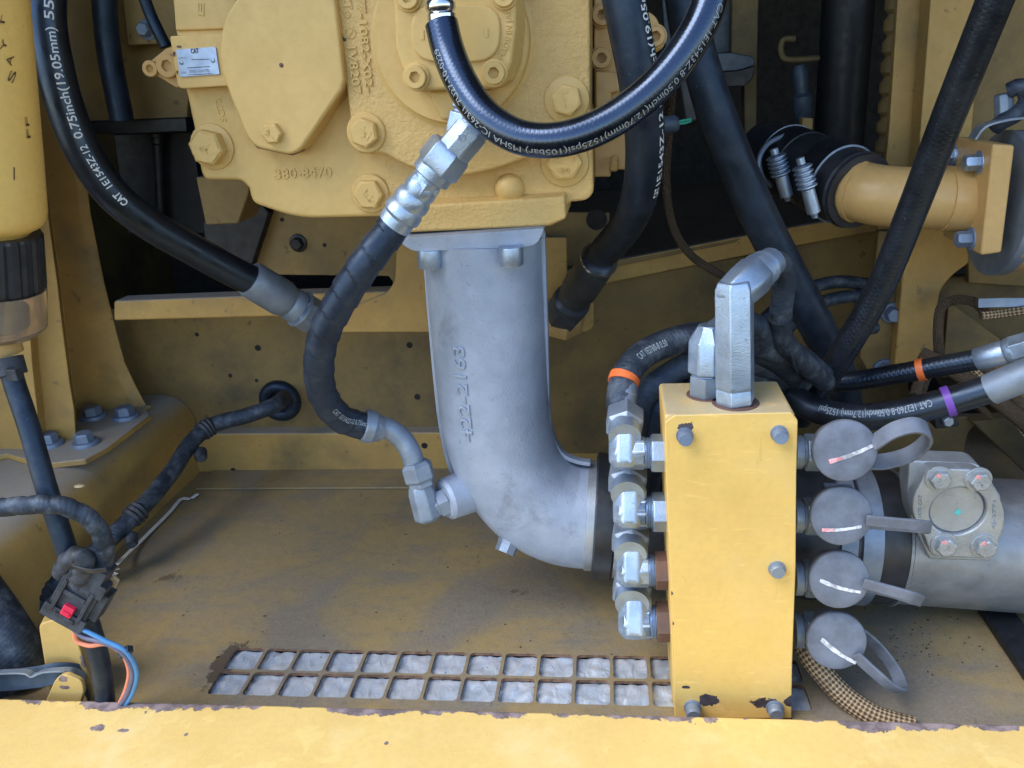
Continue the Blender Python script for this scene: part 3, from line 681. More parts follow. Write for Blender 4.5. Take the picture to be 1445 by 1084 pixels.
# name plate
npl = plate('name_plate', [(248, 70, 2), (304, 66, 2), (310, 105, 2), (254, 109, 2)], HY-.0155, .0015, 'name_plate', pump, .0002, 1)
text_px('CAT', 270, 75.5, 281, 74.6, 6, HY-.0155, 'ink_dark', npl, name='printed_logo', bold=.03)
for (x, y, x2, y2, t_, h_) in ((252, 84, 262, 83.4, 'S/N', 3.4), (256, 104.5, 263, 104.2, 'P/N', 3.4)): text_px(t_, x, y, x2, y2, h_, HY-.0155, 'ink_faint', npl, name='printed_lettering')
mb = MB()
for (x, y, x2, y2) in ((270, 84, 295, 83), (264, 95.5, 296, 93.5), (265, 105.5, 298, 103.5)):
    mb.prism([P(x, y, HY-.0157), P(x2, y2, HY-.0157), P(x2, y2+.9, HY-.0157), P(x, y+.9, HY-.0157)], (0, -.0001, 0))
mb.build('printed_rule', 'ink_dark', npl, flat=True)
text_px('380-8470', 267, 103.5, 296, 102, 4.5, HY-.0155, 'ink_faint', npl, name='stamped_number')
for (u, v) in ((256, 88.5), (300.6, 85.5)):
    c = P(u, v, HY-.0155); MB().ball(c, RR(3.2, c), 12, 8, (1, .5, 1)).build('rivet', 'zinc', npl)
# paint chips near the plate
for (u, v, a_, h_) in ((252.5, 66, 4, 2), (245.5, 76, 2.2, 4), (250, 102, 1.4, 3)):
    plate('paint_chip', [(u-a_, v), (u-a_*.3, v-h_), (u+a_, v-h_*.4), (u+a_*.6, v+h_), (u-a_*.4, v+h_*.7)], HY-.0143, .0004, 'rusty_steel', pump, 0)
plate('paint_chip', [(483, 50), (487, 55), (489, 53), (488, 59), (485, 58), (481, 53)], .6858, .0004, 'ink_dark', pump, 0)

# ================================================================== SUCTION ELBOW
elb = thing('suction_elbow', 'large grey cast aluminium suction elbow bolted under the pump', 'pipe')
EY = .725
ep = [P(682, 335, EY), P(684, 380, EY), P(690, 470, EY), P(697, 560, EY), P(704, 612, EY), P(722, 660, EY), P(757, 702, EY), P(798, 722, EY), P(836, 727, EY)]
epath = Path(ep, .004)
er = RR(81.5, P(690, 450, EY))
MB().tube(epath, er, 56, lambda s, ph: er*(1.0+.012*math.sin(s*9)*math.cos(ph*1.0))).build('pipe_body', 'cast_aluminium', elb)
fl = MB().prism([P(u, v, .676) for u, v in rp([(560, 337, 6), (769, 322, 6), (758, 345, 10), (735, 350), (580, 355, 12)])], (0, .12, 0)).build('flange', 'cast_aluminium', elb, .0035, 3)
for (u, v) in ((606, 366), (721, 362)):
    c = P(u, v, .690); MB().lathe(P(u-.5, v-14, .682 if u < 650 else .668), P(u+1, v+12, .682 if u < 650 else .668), [(0, 17), (.08, 17.5), (.9, 17.5), (1, 16)], 24).build('cap_screw', 'zinc', elb)
MB().prism2([P(652, 350, .672), P(676, 350, .672), P(680, 352, .69), P(648, 352, .69)], [P(661, 388, .688), P(667, 388, .688), P(672, 388, .70), P(656, 388, .70)]).build('rib', 'cast_aluminium', elb, .002)
# parting rib on the inner side
rib = [(766, 325), (768, 380), (770, 450), (772, 520), (774, 580), (779, 615), (794, 640), (815, 650), (834, 653)]
MB().ribbon(Path([P(u, v, .722) for u, v in rib], .004), V((0, 1, 0)), .010, .0045).build('parting_rib', 'cast_aluminium', elb, .0015, 2)
rib2 = [(600, 372), (606, 450), (613, 530), (621, 600), (633, 655), (656, 708)]
MB().ribbon(Path([P(u+1, v, .722) for u, v in rib2], .004), V((0, 1, 0)), .005, .004).build('parting_rib', 'cast_aluminium', elb, .001)
ring = MB().lathe(P(826, 726.5, EY), P(842, 727.5, EY), [(0, 74), (.1, 77), (.95, 77), (1, 74)], 56).build('end_bead', 'flange_steel', elb)
# drain plug under the bend and side boss with fitting
MB().lathe(P(722, 756, .70), P(712, 780, .69), [(0, 17), (.5, 16), (.55, 15), (1, 15)], 8).build('drain_plug', 'zinc_dull', elb)
text_tube('422-2163', Path([P(651, 590, EY-er), P(653, 530, EY-er), P(650, 462, EY-er)], .003), .05, .002, 0.075, .001, 0, 'cast_aluminium', elb) if False else None
# raised casting number wrapped on the pipe
vs_, fs_, tx0, tx1 = tmesh('422-2163', .02); out = []
d_a = min(range(len(epath.p)), key=lambda i: (epath.p[i]-P(699, 588, EY)).length); d_b = min(range(len(epath.p)), key=lambda i: (epath.p[i]-P(690, 466, EY)).length)
sa, sb = epath.s[d_a], epath.s[d_b]
for v in vs_:
    f = (v.x-tx0)/(tx1-tx0); c, t, n_, l = epath.at(sa + (sb-sa)*f)
    ph = -.54 - (v.y-.35)*(.0118/.70)/er
    rr = er*1.006 + .0008 + v.z*.0010/.032
    # the path runs downward, so its left is the picture's right
    out.append(c + n_*(rr*math.cos(ph)) + l*(rr*math.sin(ph)))
MB().add(out, fs_).build('cast_lettering', 'cast_aluminium', elb)
# ---- coupling and tube behind the manifold box
cpl = thing('pipe_coupling', 'black rubber pipe coupling with steel clamp band behind the box', 'coupling')
MB().lathe(P(838, 727, EY), P(866, 729, EY), [(0, 84), (.08, 89), (.9, 89), (1, 86)], 56).build('rubber_band', 'black_plastic', cpl)
MB().lathe(P(862, 729, EY), P(905, 731, EY), [(0, 80), (.05, 84), (.45, 85), (.5, 80), (1, 78)], 56).build('clamp_ring', 'flange_steel', cpl)
MB().lathe(P(900, 731, EY), P(1250, 755, EY), [(0, 92), (.03, 96), (.95, 96), (1, 92)], 56).build('rubber_sleeve', 'black_plastic', cpl)
for (a_, b2) in ((1157, 1180), (1186, 1214)):
    va = 731 + (a_-900)/350*24
    MB().lathe(P(a_, va, EY), P(b2, va+1.6, EY), [(0, 97), (.03, 99.5), (.97, 99.5), (1, 97)], 56).build('clamp_band', 'zinc_dull', cpl)
MB().prism([P(u, v, EY-.076) for u, v in ((1166, 690), (1207, 692), (1207, 712), (1166, 710))], (0, .012, 0)).build('clamp_bridge', 'zinc_dull', cpl, .001)
stu = thing('steel_pipe', 'thick grey steel pipe right of the yellow box with a flange cover', 'pipe')
SY = .735
pA, pB = P(1247, 757, SY), P(1560, 778, SY); pR = RR(92.5, P(1400, 768, SY))
MB().lathe(pA, pB, [(0, pR), (.008, pR+.003), (.02, pR+.003), (.03, pR), (3.2, pR)], 64, False).build('pipe_body', 'steel_tube', stu)
plate('flange_block', [(1283, 650, 4), (1379, 654, 10), (1392, 668), (1412, 700), (1418, 745), (1400, 792), (1312, 790), (1286, 735), (1281, 690)], .668, .024, 'flange_steel', stu, .002)
fp = [P(u, v, .655) for u, v in rp([(1309, 661, 8), (1382, 663, 8), (1394, 675), (1410, 699, 20), (1419, 723, 20), (1417, 748, 20), (1406, 768), (1403, 785, 8), (1396, 789), (1314, 785, 8), (1306, 760), (1290, 731, 14), (1287, 716, 14), (1289, 700, 14), (1300, 680)])]
cc_ = P(1352, 722, .655); R = RR(38, cc_); n = 72; oo = []; ii_ = []
for k in range(n):
    q = 2*math.pi*k/n; dx, dz = math.cos(q), math.sin(q); best = None
    for m in range(len(fp)):
        a_, b2 = fp[m]-cc_, fp[(m+1) % len(fp)]-cc_; ex, ez = b2.x-a_.x, b2.z-a_.z; den = dx*ez - dz*ex
        if abs(den) < 1e-12: continue
        t_ = (a_.x*ez - a_.z*ex)/den; s_ = (a_.x*dz - a_.z*dx)/den
        if t_ > 0 and -1e-6 <= s_ <= 1+1e-6: best = t_ if best is None else min(best, t_)
    oo.append(cc_ + V((dx*best, 0, dz*best))); ii_.append(cc_ + V((dx*R, 0, dz*R)))
bk_ = V((0, .014, 0)); vs_ = oo + ii_ + [p+bk_ for p in ii_] + [p+bk_ for p in oo]
fl = MB().add(vs_, [(g*n+k, g*n+(k+1) % n, ((g+1) % 4)*n+(k+1) % n, ((g+1) % 4)*n+k) for g in range(4) for k in range(n)]).build('flange_cover', 'flange_steel', stu, .0016, 2)
c = cc_ + V((0, .0035, 0)); MB().lathe(c, c+mY, [(-.008, R*.985), (-.0012, R*.985), (0, R*.93)], 48, False).build('centre_disc', 'flange_steel', fl)
for i, (u, v) in enumerate(((1324, 674), (1380, 676), (1332, 768), (1388, 770))):
    c = P(u, v, .655); bo = hexbolt(stu, c, mY, RR(14.5, c), .006, 'flange_steel', RR(18.5, c), .002, .5+i*.13, 'bolt', 20+i)
    plate('paint_dab', [(u-3, v-4), (u+2, v-6), (u+5, v-3), (u+3, v+1), (u-2, v)], .655-.0086, .0002, 'paint_pink', bo, 0)
text_px('1570 CAT', 1300, 730, 1301, 698, 4.5, .655, 'zinc_dull', fl, .0005, 'stamped_lettering')
text_px('4J-2771', 1404, 746, 1406, 706, 4.5, .655, 'zinc_dull', fl, .0005, 'stamped_lettering')
plate('paint_dab', [(1349, 721), (1353, 717), (1355, 721), (1359, 723), (1354, 725), (1352, 730), (1350, 725), (1345, 724)], .655+.0030, .0002, 'paint_teal', fl, 0)
# ================================================================== MANIFOLD BOX
box = thing('test_port_box', 'upright yellow steel box with test ports, paint flaking at its base', 'box')
BY = .57
b_tl, b_tr, b_br, b_bl = P(938, 589, BY), P(1125, 588, BY), P(1117, 1012, BY), P(951, 1012, BY)
chips = [(tuple(P(1000, 988, BY)), .0085, (1, 1, 1.3)), (tuple(P(1078, 992, BY)), .0085, (.8, 1, 1.7)), (tuple(P(1116, 990, BY)), .007, (1, 1, 1.2)), (tuple(P(967, 970, BY)), .0022, (.7, 1, 1.2)), (tuple(P(968, 603, BY)), .006, (1, 1, 1.4)), (tuple(P(946, 838, BY)), .0022, (1, 1, 1)), (tuple(P(948, 880, BY)), .002, (1, 1, 1))]
paint('box_paint', (0.76, 0.505, 0.15), (0.71, 0.465, 0.135), (0.72, 0.50, 0.185), (0.5, 0.8), rough=0.42, tex=0.25, dscale=12, scuff=0.4, chips=chips, chipcol=(0.035, 0.03, 0.035), dust_up=((0.52, 0.42, 0.25), 0.2))
top_l, top_r = P(935, 538, BY+.072), P(1091, 533, BY+.072)
zt_ = (b_tl.z + b_tr.z)/2; yb = BY + .075
MB().prism2([V((b_bl.x, BY+.006, .002)), V((b_br.x, BY+.006, .002)), V((b_tr.x, BY+.006, zt_)), V((b_tl.x, BY+.006, zt_))], [V((b_bl.x, yb, .002)), V((b_br.x, yb, .002)), V((b_tr.x, yb, zt_)), V((b_tl.x, yb, zt_))]).build('shell', 'box_paint', box, .003, 2)
MB().prism([P(u, v, BY) for u, v in rp([(938, 596, 2), (952, 586, 2), (1117, 582, 2), (1126, 594, 2), (1124, 670), (1123, 800), (1118, 940), (1117, 1014), (952, 1014), (950, 900), (944, 760), (940, 680)])], (0, .0045, 0)).build('front_cover', 'box_paint', box, .001, 2)
for (u, v, l_) in ((966, 614, .010), (1099, 611, .010), (1096, 802, .007), (977, 997, .012), (1093, 998, .010)):
    c = P(u, v, BY); R = RR(10.5, c)
    hexb = MB().lathe(c+V((0, .003, 0)), c+V((0, -l_, 0)), [(0, R), (.8, R), (.86, R*.98), (1, R*.86)], 20, False)
    hexb.lathe(c, c+V((0, -.0025, 0)), [(0, R*1.15), (1, R*1.15)], 20, False); hexb.build('screw', 'bolt_blue' if v < 700 else 'zinc_dull', box)
# ================================================================== ELBOW FITTINGS ON THE LEFT
EF = [(858, 605, 911, 662, 'zinc', 'topmost elbow fitting, under the orange banded hose'), (864, 687, 913, 746, 'zinc', 'second elbow fitting from the top'), (868, 771, 917, 828, 'rusty_steel', 'third elbow fitting from the top, with brown rusted nut'), (871, 841, 919, 901, 'rusty_steel', 'lowest elbow fitting, with dark rusted nut')]
elbow_tops = []
for i, (x0, y0, x1, y1, nm, lab) in enumerate(EF):
    t = thing('elbow_fitting', 'zinc plated ' + lab + ' on the yellow box', 'fitting', group='elbow fittings on the box')
    Y = .602; h = (y1-y0)
    vm = y0 + h*.60; rr_ = h*.43; xm = x0 + h*.42
    mb = MB(); up_ = P(xm, y0-2, Y+.012)
    mb.lathe(P(x0+3, vm, Y+.003), P(x1, vm, Y+.003), [(0, rr_*.62), (.16, rr_*.97), (.24, rr_), (.93, rr_), (1, rr_*.93)], 8, phase=math.pi/8)
    mb.build('body', 'zinc', t, .0022, 3)
    MB().lathe(P(xm, y1-1, Y-.004), up_, [(0, rr_*.66), (.14, rr_*.97), (.22, rr_*1.0), (.86, rr_), (1, rr_*.9)], 8, phase=math.pi/8).build('upright_leg', 'zinc', t, .0022, 3)
    mb = MB()
    mb.lathe(P(x1-3, vm, Y+.003), P(x1+9, vm, Y+.003), [(0, h*.36), (.2, h*.36), (.28, h*.40), (.4, h*.36), (.48, h*.40), (.6, h*.36), (.7, h*.40), (.8, h*.37), (1, h*.37)], 28); mb.build('thread', 'zinc', t)
    MB().lathe(P(x1+7, vm, Y+.003), P(951, vm, Y+.003), [(0, h*.44), (.06, h*.48), (1, h*.48)], 6, phase=.5).build('hex_nut', nm if i < 2 else 'rusty_steel', t, .0006, 1)
    # upper leg leans back: neck, hexagon swivel nut
    A = P((x0+x1)/2-3, y0+6, Y+.004); B_ = P((x0+x1)/2-3, y0-24, Y+.034)
    mb = MB(); mb.lathe(A, B_, [(-.2, h*.40), (.22, h*.40)], 28); mb.build('neck', 'zinc', t)
    MB().lathe(A, B_, [(.16, h*.42), (.26, h*.50), (.8, h*.50), (.9, h*.44), (1.0, h*.40)], 6, phase=.15).build('swivel_nut', 'zinc_dull', t, .0008, 1)
    elbow_tops.append((A, B_))
# ================================================================== TEST PORTS AND DUST CAPS ON THE RIGHT
CAPS = [(1192, 636, 44.5, 638, 'uppermost'), (1187, 728, 42.5, 728, 'second'), (1184, 818, 41.5, 816, 'third'), (1180, 904, 41.5, 890, 'lowest')]
CL = ['with pink and white stroke and an open loop strap', 'with pink and white stroke, strap touching the flange', 'with plain white stroke and a straight strap', 'with white stroke and a loop strap hanging to the floor']
straps = [([(1232, 626, .585), (1262, 607, .578), (1290, 600, .576), (1309, 607, .582), (1306, 624, .596), (1282, 642, .606), (1250, 651, .606), (1222, 652, .598)], V((0, .87, .5)), .014),
          ([(1222, 734, .582), (1262, 738, .578), (1296, 741, .576), (1312, 744, .588), (1300, 745, .604), (1262, 742, .610), (1215, 738, .602)], V((0, -.12, 1)), .0095),
          ([(1218, 823, .582), (1255, 833, .578), (1287, 842, .576), (1300, 848, .588), (1286, 845, .606), (1255, 836, .610), (1210, 826, .602)], V((.18, -.15, 1)), .0095),
          ([(1206, 924, .580), (1232, 948, .574), (1256, 968, .571), (1272, 973, .580), (1264, 948, .598), (1240, 915, .606), (1212, 890, .600)], V((.55, -.5, .55)), .0115)]
marks = [((1170, 652), (1233, 628), 4.6, True), ((1160, 748), (1216, 743), 4.0, True), ((1157, 819), (1215, 836), 4.0, False), ((1159, 902), (1208, 936), 4.6, False)]
for i, (u, v, r, pv, wd) in enumerate(CAPS):
    tp = thing('test_port', wd + ' zinc test port nipple on the right side of the yellow box', 'test port', group='test ports on the box')
    mb = MB(); A = P(1120, pv, .612); B_ = P(1172, pv+1, .612)
    mb.lathe(A, B_, [(0, 24), (.2, 24), (.24, 20), (.3, 20)], 28); mb.build('collar', 'zinc_dull', tp)
    MB().lathe(A, B_, [(.28, 24), (.32, 27), (.66, 27), (.7, 25)], 6, phase=.5).build('hex_nut', 'zinc', tp, .0006, 1)
    MB().lathe(A, B_, [(.64, 22), (.8, 22), (1.3, 21)], 28).build('nipple', 'zinc_dull', tp)
    cap = thing('dust_cap', wd + ' grey rubber dust cap ' + CL[i], 'cap', group='dust caps on the test ports')
    c = P(u, v, .586); R = RR(r, c); d = (CAM - c).normalized(); d = (d*.35 + mY*.75 + V((.1, 0, .1))).normalized()
    disc = MB().lathe(c, c+d, [(-.0045, R*.96), (-.0035, R), (0, R), (.001, R*.985), (.0018, R*.95), (.0022, R*.6), (.0024, R*.1)], 48, False).build('disc', 'cap_rubber', cap, ang=50)
    MB().lathe(c, c+d, [(-.030, R*.68), (-.006, R*.70), (-.004, R*.75)], 36, False).build('plug', 'cap_rubber', cap)
    pts, W, wd_ = straps[i]
    MB().ribbon(Path([P3(q) for q in pts], .0025), W.normalized(), wd_, .0026).build('strap', 'cap_rubber', cap, .0007, 2)
    (ax, ay), (bx, by), wpx, pk = marks[i]
    def on(u_, v_, lift):
        q = ray(u_, v_); o_ = c + d*lift; return CAM + q*((o_-CAM).dot(d)/q.dot(d))
    def stroke(f0, f1, w0, w1, mat, lift):
        rr_ = random.Random(i*7+int(f0*10)); L_ = []; R_ = []; n_ = 14
        px, py = (by-ay), -(bx-ax); ln = math.hypot(px, py); px /= ln; py /= ln
        for k in range(n_+1):
            f = f0 + (f1-f0)*k/n_; w_ = (w0 + (w1-w0)*k/n_)*.5*rr_.uniform(.75, 1.1)
            bow = math.sin(f*math.pi)*(-2.0 if pk else -2.5)
            x = ax+(bx-ax)*f + px*bow; y = ay+(by-ay)*f + py*bow
            L_.append(on(x+px*w_, y+py*w_, lift)); R_.append(on(x-px*w_, y-py*w_, lift))
        MB().add(L_+R_, [(k, k+1, n_+2+k, n_+1+k) for k in range(n_)]).build('paint_stroke', mat, disc, flat=True)
    stroke(0, 1, wpx*1.5, wpx*1.1, 'paint_white', .0027)
    if pk: stroke(0.0, .30, wpx*1.5, wpx*.9, 'paint_pink', .0030)
# ================================================================== FITTINGS ON TOP OF THE BOX
zb = zt_
tf = thing('tall_elbow_fitting', 'tall zinc plated hexagon elbow fitting standing on the yellow box', 'fitting')
A = P(1038, 566, BY+.028); A.z = zb; TY = A.y
MB().lathe(A, P(1037, 545, TY), [(0, 25), (.1, 28), (.9, 28), (1, 26)], 6, phase=.2).build('base_nut', 'zinc', tf, .0006, 1)
MB().lathe(A, A+V((0, 0, .0006)), [(0, RR(33, A)), (1, RR(32, A))], 28, False).build('washer', 'rusty_steel', tf)
MB().lathe(P(1037, 548, TY), P(1036, 396, TY), [(0, 26), (.03, 28.5), (.05, 28.5), (.93, 28.5), (1, 24)], 6, phase=.2).build('hex_body', 'zinc', tf, .0012, 2)
MB().lathe(P(1030, 420, TY-.002), P(1070, 384, TY+.022), [(-.22, 18), (0, 28), (.5, 31), (.88, 31), (1, 27)], 6, phase=.35).build('elbow_head', 'zinc', tf, .003, 2)
MB().lathe(P(1062, 390, TY+.018), P(1090, 369, TY+.038), [(0, 26), (.35, 27), (.4, 24), (.6, 25), (.65, 22), (1, 21)], 28).build('ferrule', 'zinc', tf)
sf = thing('short_elbow_fitting', 'short zinc plated elbow fitting beside the tall hexagon fitting', 'fitting')
A2 = P(998, 547, BY+.046); A2.z = zb; SYY = A2.y
MB().lathe(A2, P(998, 528, SYY), [(0, 24), (.1, 26), (1, 25.5)], 6, phase=.3).build('base_nut', 'zinc_dull', sf, .0006, 1)
MB().lathe(A2, A2+V((0, 0, .0006)), [(0, RR(29, A2)), (1, RR(28, A2))], 28, False).build('washer', 'rusty_steel', sf)
MB().lathe(P(998, 530, SYY), P(1000, 458, SYY), [(0, 22), (.06, 22), (.1, 28.5), (.70, 28.5), (1, 14)], 8, phase=.2).build('hex_body', 'zinc', sf, .0015, 2)
MB().lathe(P(998, 478, SYY), P(1040, 452, SYY+.02), [(0, 20), (.6, 20), (1, 18)], 12).build('elbow_head', 'zinc', sf, .001)
# ================================================================== HOSES
def hose(name, label, pts, r, mat, cat='hose', n=24, rf=None, grp=None, par=False, d1=None):
    t = thing(name, label, cat, group=grp); pa = Path([P3(q) for q in pts], .0015 if rf else .003, par)
    rub = MB().tube(pa, r, n, rf, d1=d1).build('rubber', mat, t); return t, pa, rub
def band(t, pa, r, d0, d1, mat, name='colour_band', ex=.0006):
    MB().tube(pa, r+ex, 28, d0=d0, d1=d1).build(name, mat, t)
def near(pa, q):
    q = P3(q); return pa.s[min(range(len(pa.p)), key=lambda i: (pa.p[i]-q).length)]
# ---- big lettered hose on the left
r = .0158
t, pa, rub = hose('lettered_hose', 'thick black lettered hydraulic hose curving down from beside the filter', [(432, 440, .845), (410, 428, .835), (372, 404, .815), (330, 384, .795), (272, 352, .770), (212, 317, .745), (160, 275, .725), (118, 215, .715), (92, 150, .712), (76, 90, .712), (66, 30, .715), (66, -40, .72)], r, 'hose_smooth', n=32)
d0 = near(pa, (146, 290, .725))
text_tube('CAT', pa, r, near(pa, (156, 298, .725)), .0125, .0062, -.12, 'ink_white', rub, 'printed_logo', .035)
d1 = near(pa, (141, 268, .72))
text_tube('1E1543Z-12', pa, r, d1, near(pa, (106, 206, .715))-d1, .0062, -.12, 'ink_white', rub, bold=.012)
d1 = near(pa, (101, 196, .715))
text_tube('0.75inch(19.05mm)', pa, r, d1, near(pa, (72, 42, .715))-d1, .0072, -.12, 'ink_white', rub, bold=.012)
d1 = near(pa, (70, 30, .715))
text_tube('5511', pa, r, d1, pa.L-d1-.008, .0072, -.12, 'ink_white', rub, bold=.012)
A = P(352, 393, .806); B_ = P(442, 447, .85)
fe = MB().lathe(A, B_, [(0, 25), (.03, 26.5), (.5, 26.5), (.56, 24), (.6, 22), (.64, 24.5), (.74, 24.5), (.78, 20), (1, 20)], 28).build('ferrule', 'zinc_dull', t)
MB().lathe(A, B_, [(.74, 22), (.78, 26), (1.0, 26), (1.05, 23)], 6).build('swivel_nut', 'zinc_dull', t, .001)
MB().lathe(A, B_, [(.77, 27.5), (.8, 27.5)], 28).build('ring', 'zinc', t)
# ---- centre hose with spiral wrap
r = .0124; pitch = .020
rf = lambda s, ph: r + .0013*(((s/pitch) - ph/(2*math.pi)) % 1.0)
t, pa, rub = hose('wrapped_hose', 'black spiral wrapped hose looping from the pump to the aluminium elbow', [(566, 303, .634), (552, 324, .630), (520, 366, .622), (484, 420, .622), (458, 470, .628), (450, 520, .640), (458, 562, .655), (484, 592, .670), (520, 602, .682), (534, 604, .688)], r, 'hose_wrap', n=36, rf=rf)
d1 = near(pa, (462, 566, .66)); text_tube('CAT 1E1542Z-12 0.75inch(19.05', pa, r+.0013, d1, pa.L-d1-.004, .0046, .15, 'ink_grey', rub, bold=.01)
A = P(660, 180, .632); B_ = P(558, 314, .631)
MB().lathe(A, B_, [(.57, 21), (.6, 24), (.66, 24.5), (.69, 22.5), (.72, 26), (.78, 27), (.82, 24.5), (.85, 27.5), (.91, 28), (.94, 24.5), (.96, 25), (1.02, 25)], 32).build('ferrule', 'zinc', t)
MB().lathe(A, B_, [(.53, 22), (.55, 25), (.66, 25), (.68, 23)], 6, phase=.3).build('hex_section', 'zinc', t, .0008)
MB().lathe(A, B_, [(.40, 24), (.42, 29), (.5, 29), (.52, 22), (.6, 22)], 32).build('collar', 'zinc', t)
MB().lathe(A, B_, [(.20, 29), (.24, 34), (.40, 34.5), (.43, 31)], 6, phase=.1).build('swivel_nut', 'zinc', t, .001, 2)
ad = thing('pump_adapter', 'zinc plated angled adapter screwed up into the pump', 'fitting')
MB().lathe(P(650, 198, .634), P(662, 138, .636), [(0, 20), (.2, 25), (.62, 25), (.64, 19), (.7, 19), (.72, 23), (1, 23)], 6, phase=.55).build('hex_body', 'zinc', ad, .0015, 2)
MB().lathe(P(672, 176, .63), P(632, 224, .632), [(0, 22), (.15, 27), (.75, 27), (.8, 24), (1, 24)], 8, phase=.2).build('angled_leg', 'zinc', ad, .0015, 2)
mk = text_px('D', 648, 200, 658, 198, 9, .6145, 'zinc_dull', ad, .0005, 'stamped_letter')
# bent steel end of the wrapped hose and its fitting on the elbow
p2 = Path([P(522, 602, .682), P(545, 604, .69), P(566, 618, .692), (P(580, 640, .690)), P(586, 664, .688)], .002)
MB().tube(p2, RR(15, P(560, 620, .69)), 24).build('bent_tube', 'zinc_dull', t)
MB().lathe(P(512, 600, .681), P(540, 606, .688), [(0, 22), (.1, 24), (.5, 23.5), (.6, 21), (1, 17)], 28).build('crimp_ring', 'zinc_dull', t)
MB().lathe(P(586, 652, .688), P(596, 686, .684), [(0, 18), (.15, 23), (.7, 23), (.8, 19), (1, 19)], 6, phase=.4).build('tube_nut', 'zinc_dull', t, .0008)
sb_ = thing('side_elbow_fitting', 'dull zinc elbow fitting on the side boss of the aluminium elbow', 'fitting')
MB().lathe(P(592, 684, .684), P(606, 734, .680), [(0, 17), (.2, 20), (.9, 21), (1, 15)], 8, phase=.3).build('body', 'zinc_dull', sb_, .002)
MB().lathe(P(602, 720, .681), P(632, 706, .69), [(0, 16), (.5, 17), (.55, 21), (1, 21)], 6).build('hex_nut', 'zinc_dull', sb_, .0008)
MB().lathe(P(626, 706, .688), P(668, 690, .71), [(0, 26), (.1, 30), (1, 32)], 28).build('boss', 'cast_aluminium', sb_)
# ---- glossy loop hose in front of the pump
r = .0117
t, pa, rub = hose('glossy_loop_hose', 'glossy black lettered hose looping in front of the pump', [(1012, -40, .600), (994, 22, .592), (962, 78, .584), (912, 134, .576), (850, 177, .570), (790, 197, .568), (735, 194, .572), (688, 167, .580), (654, 122, .592), (632, 70, .604), (623, 34, .610)], r, 'hose_gloss', n=32)
dd_ = near(pa, (1000, 8, .595))
text_tube('CAT 1E1543Z-8 0.50inch(12.70mm)1525psi(105bar) MSHA IC-263/1 7U27-10-0229', pa, r, dd_, pa.L - dd_ - .020, .0046, .70, 'ink_grey', rub)
MB().lathe(P(625, 42, .610), P(617, -40, .612), [(0, 19.5), (.04, 20), (.26, 20.5), (.3, 18.5), (.36, 21.5), (.46, 21.5), (.52, 18.5), (.58, 21.5), (.8, 21.5), (1, 20)], 32).build('ferrule', 'chrome', t)
# ---- right lettered hose
r = .0158
t, pa, rub = hose('lettered_drop_hose', 'thick matte black lettered hose dropping right of the pump to the cross member', [(812, 420, .895), (822, 402, .88), (848, 362, .83), (884, 318, .77), (904, 268, .72), (910, 200, .688), (903, 120, .672), (890, 50, .668), (872, -40, .668)], r, 'hose_matte', n=32)
d1 = near(pa, (912, 248, .71)); e1_ = near(pa, (908, 150, .678))
text_tube('CAT', pa, r, d1-.012, .011, .0055, -.98, 'ink_white', rub, 'printed_logo', .035)
text_tube('1E1543Z-12', pa, r, d1+.002, e1_-d1-.004, .0055, -.98, 'ink_white', rub, bold=.012)
text_tube('0.75inch(19.05mm)', pa, r, e1_+.002, pa.L-e1_-.006, .0066, -.98, 'ink_white', rub, bold=.012)
A = P(846, 366, .835); B_ = P(793, 446, .915)
MB().lathe(A, B_, [(0, 27.5), (.02, 28), (.03, 27)], 32).build('rim', 'chrome', t)
MB().lathe(A, B_, [(.03, 26.5), (.5, 26), (.54, 23.5), (.6, 24), (.66, 22), (.7, 27), (.76, 27.5), (.78, 24)], 32).build('ferrule', 'dark_ferrule', t)
MB().lathe(A, B_, [(.76, 25), (.8, 29), (.96, 29), (1, 25)], 6).build('swivel_nut', 'dark_ferrule', t, .001)
MB().lathe(P(795, 440, .913), P(793, 452, .925), [(0, 30), (.3, 33), (1, 34)], 8).build('port_nut', 'tube_paint', t, .001)
# ---- diagonal hose
hose('diagonal_hose', 'thick matte black hose running diagonally down behind the glossy loop', [(962, -40, .80), (978, 60, .80), (1010, 160, .80), (1055, 270, .81), (1104, 370, .82), (1150, 455, .83), (1185, 530, .85), (1195, 580, .87)], .0178, 'hose_matte', n=32)
# ---- long braided hose at the right
hose('slanting_braided_hose', 'black hose with braided imprint slanting across the yellow tube', [(1424, -50, .64), (1388, 40, .655), (1340, 160, .68), (1290, 290, .71), (1240, 410, .735), (1188, 500, .75), (1150, 556, .76), (1128, 590, .78)], .0122, 'hose_braid', n=28)
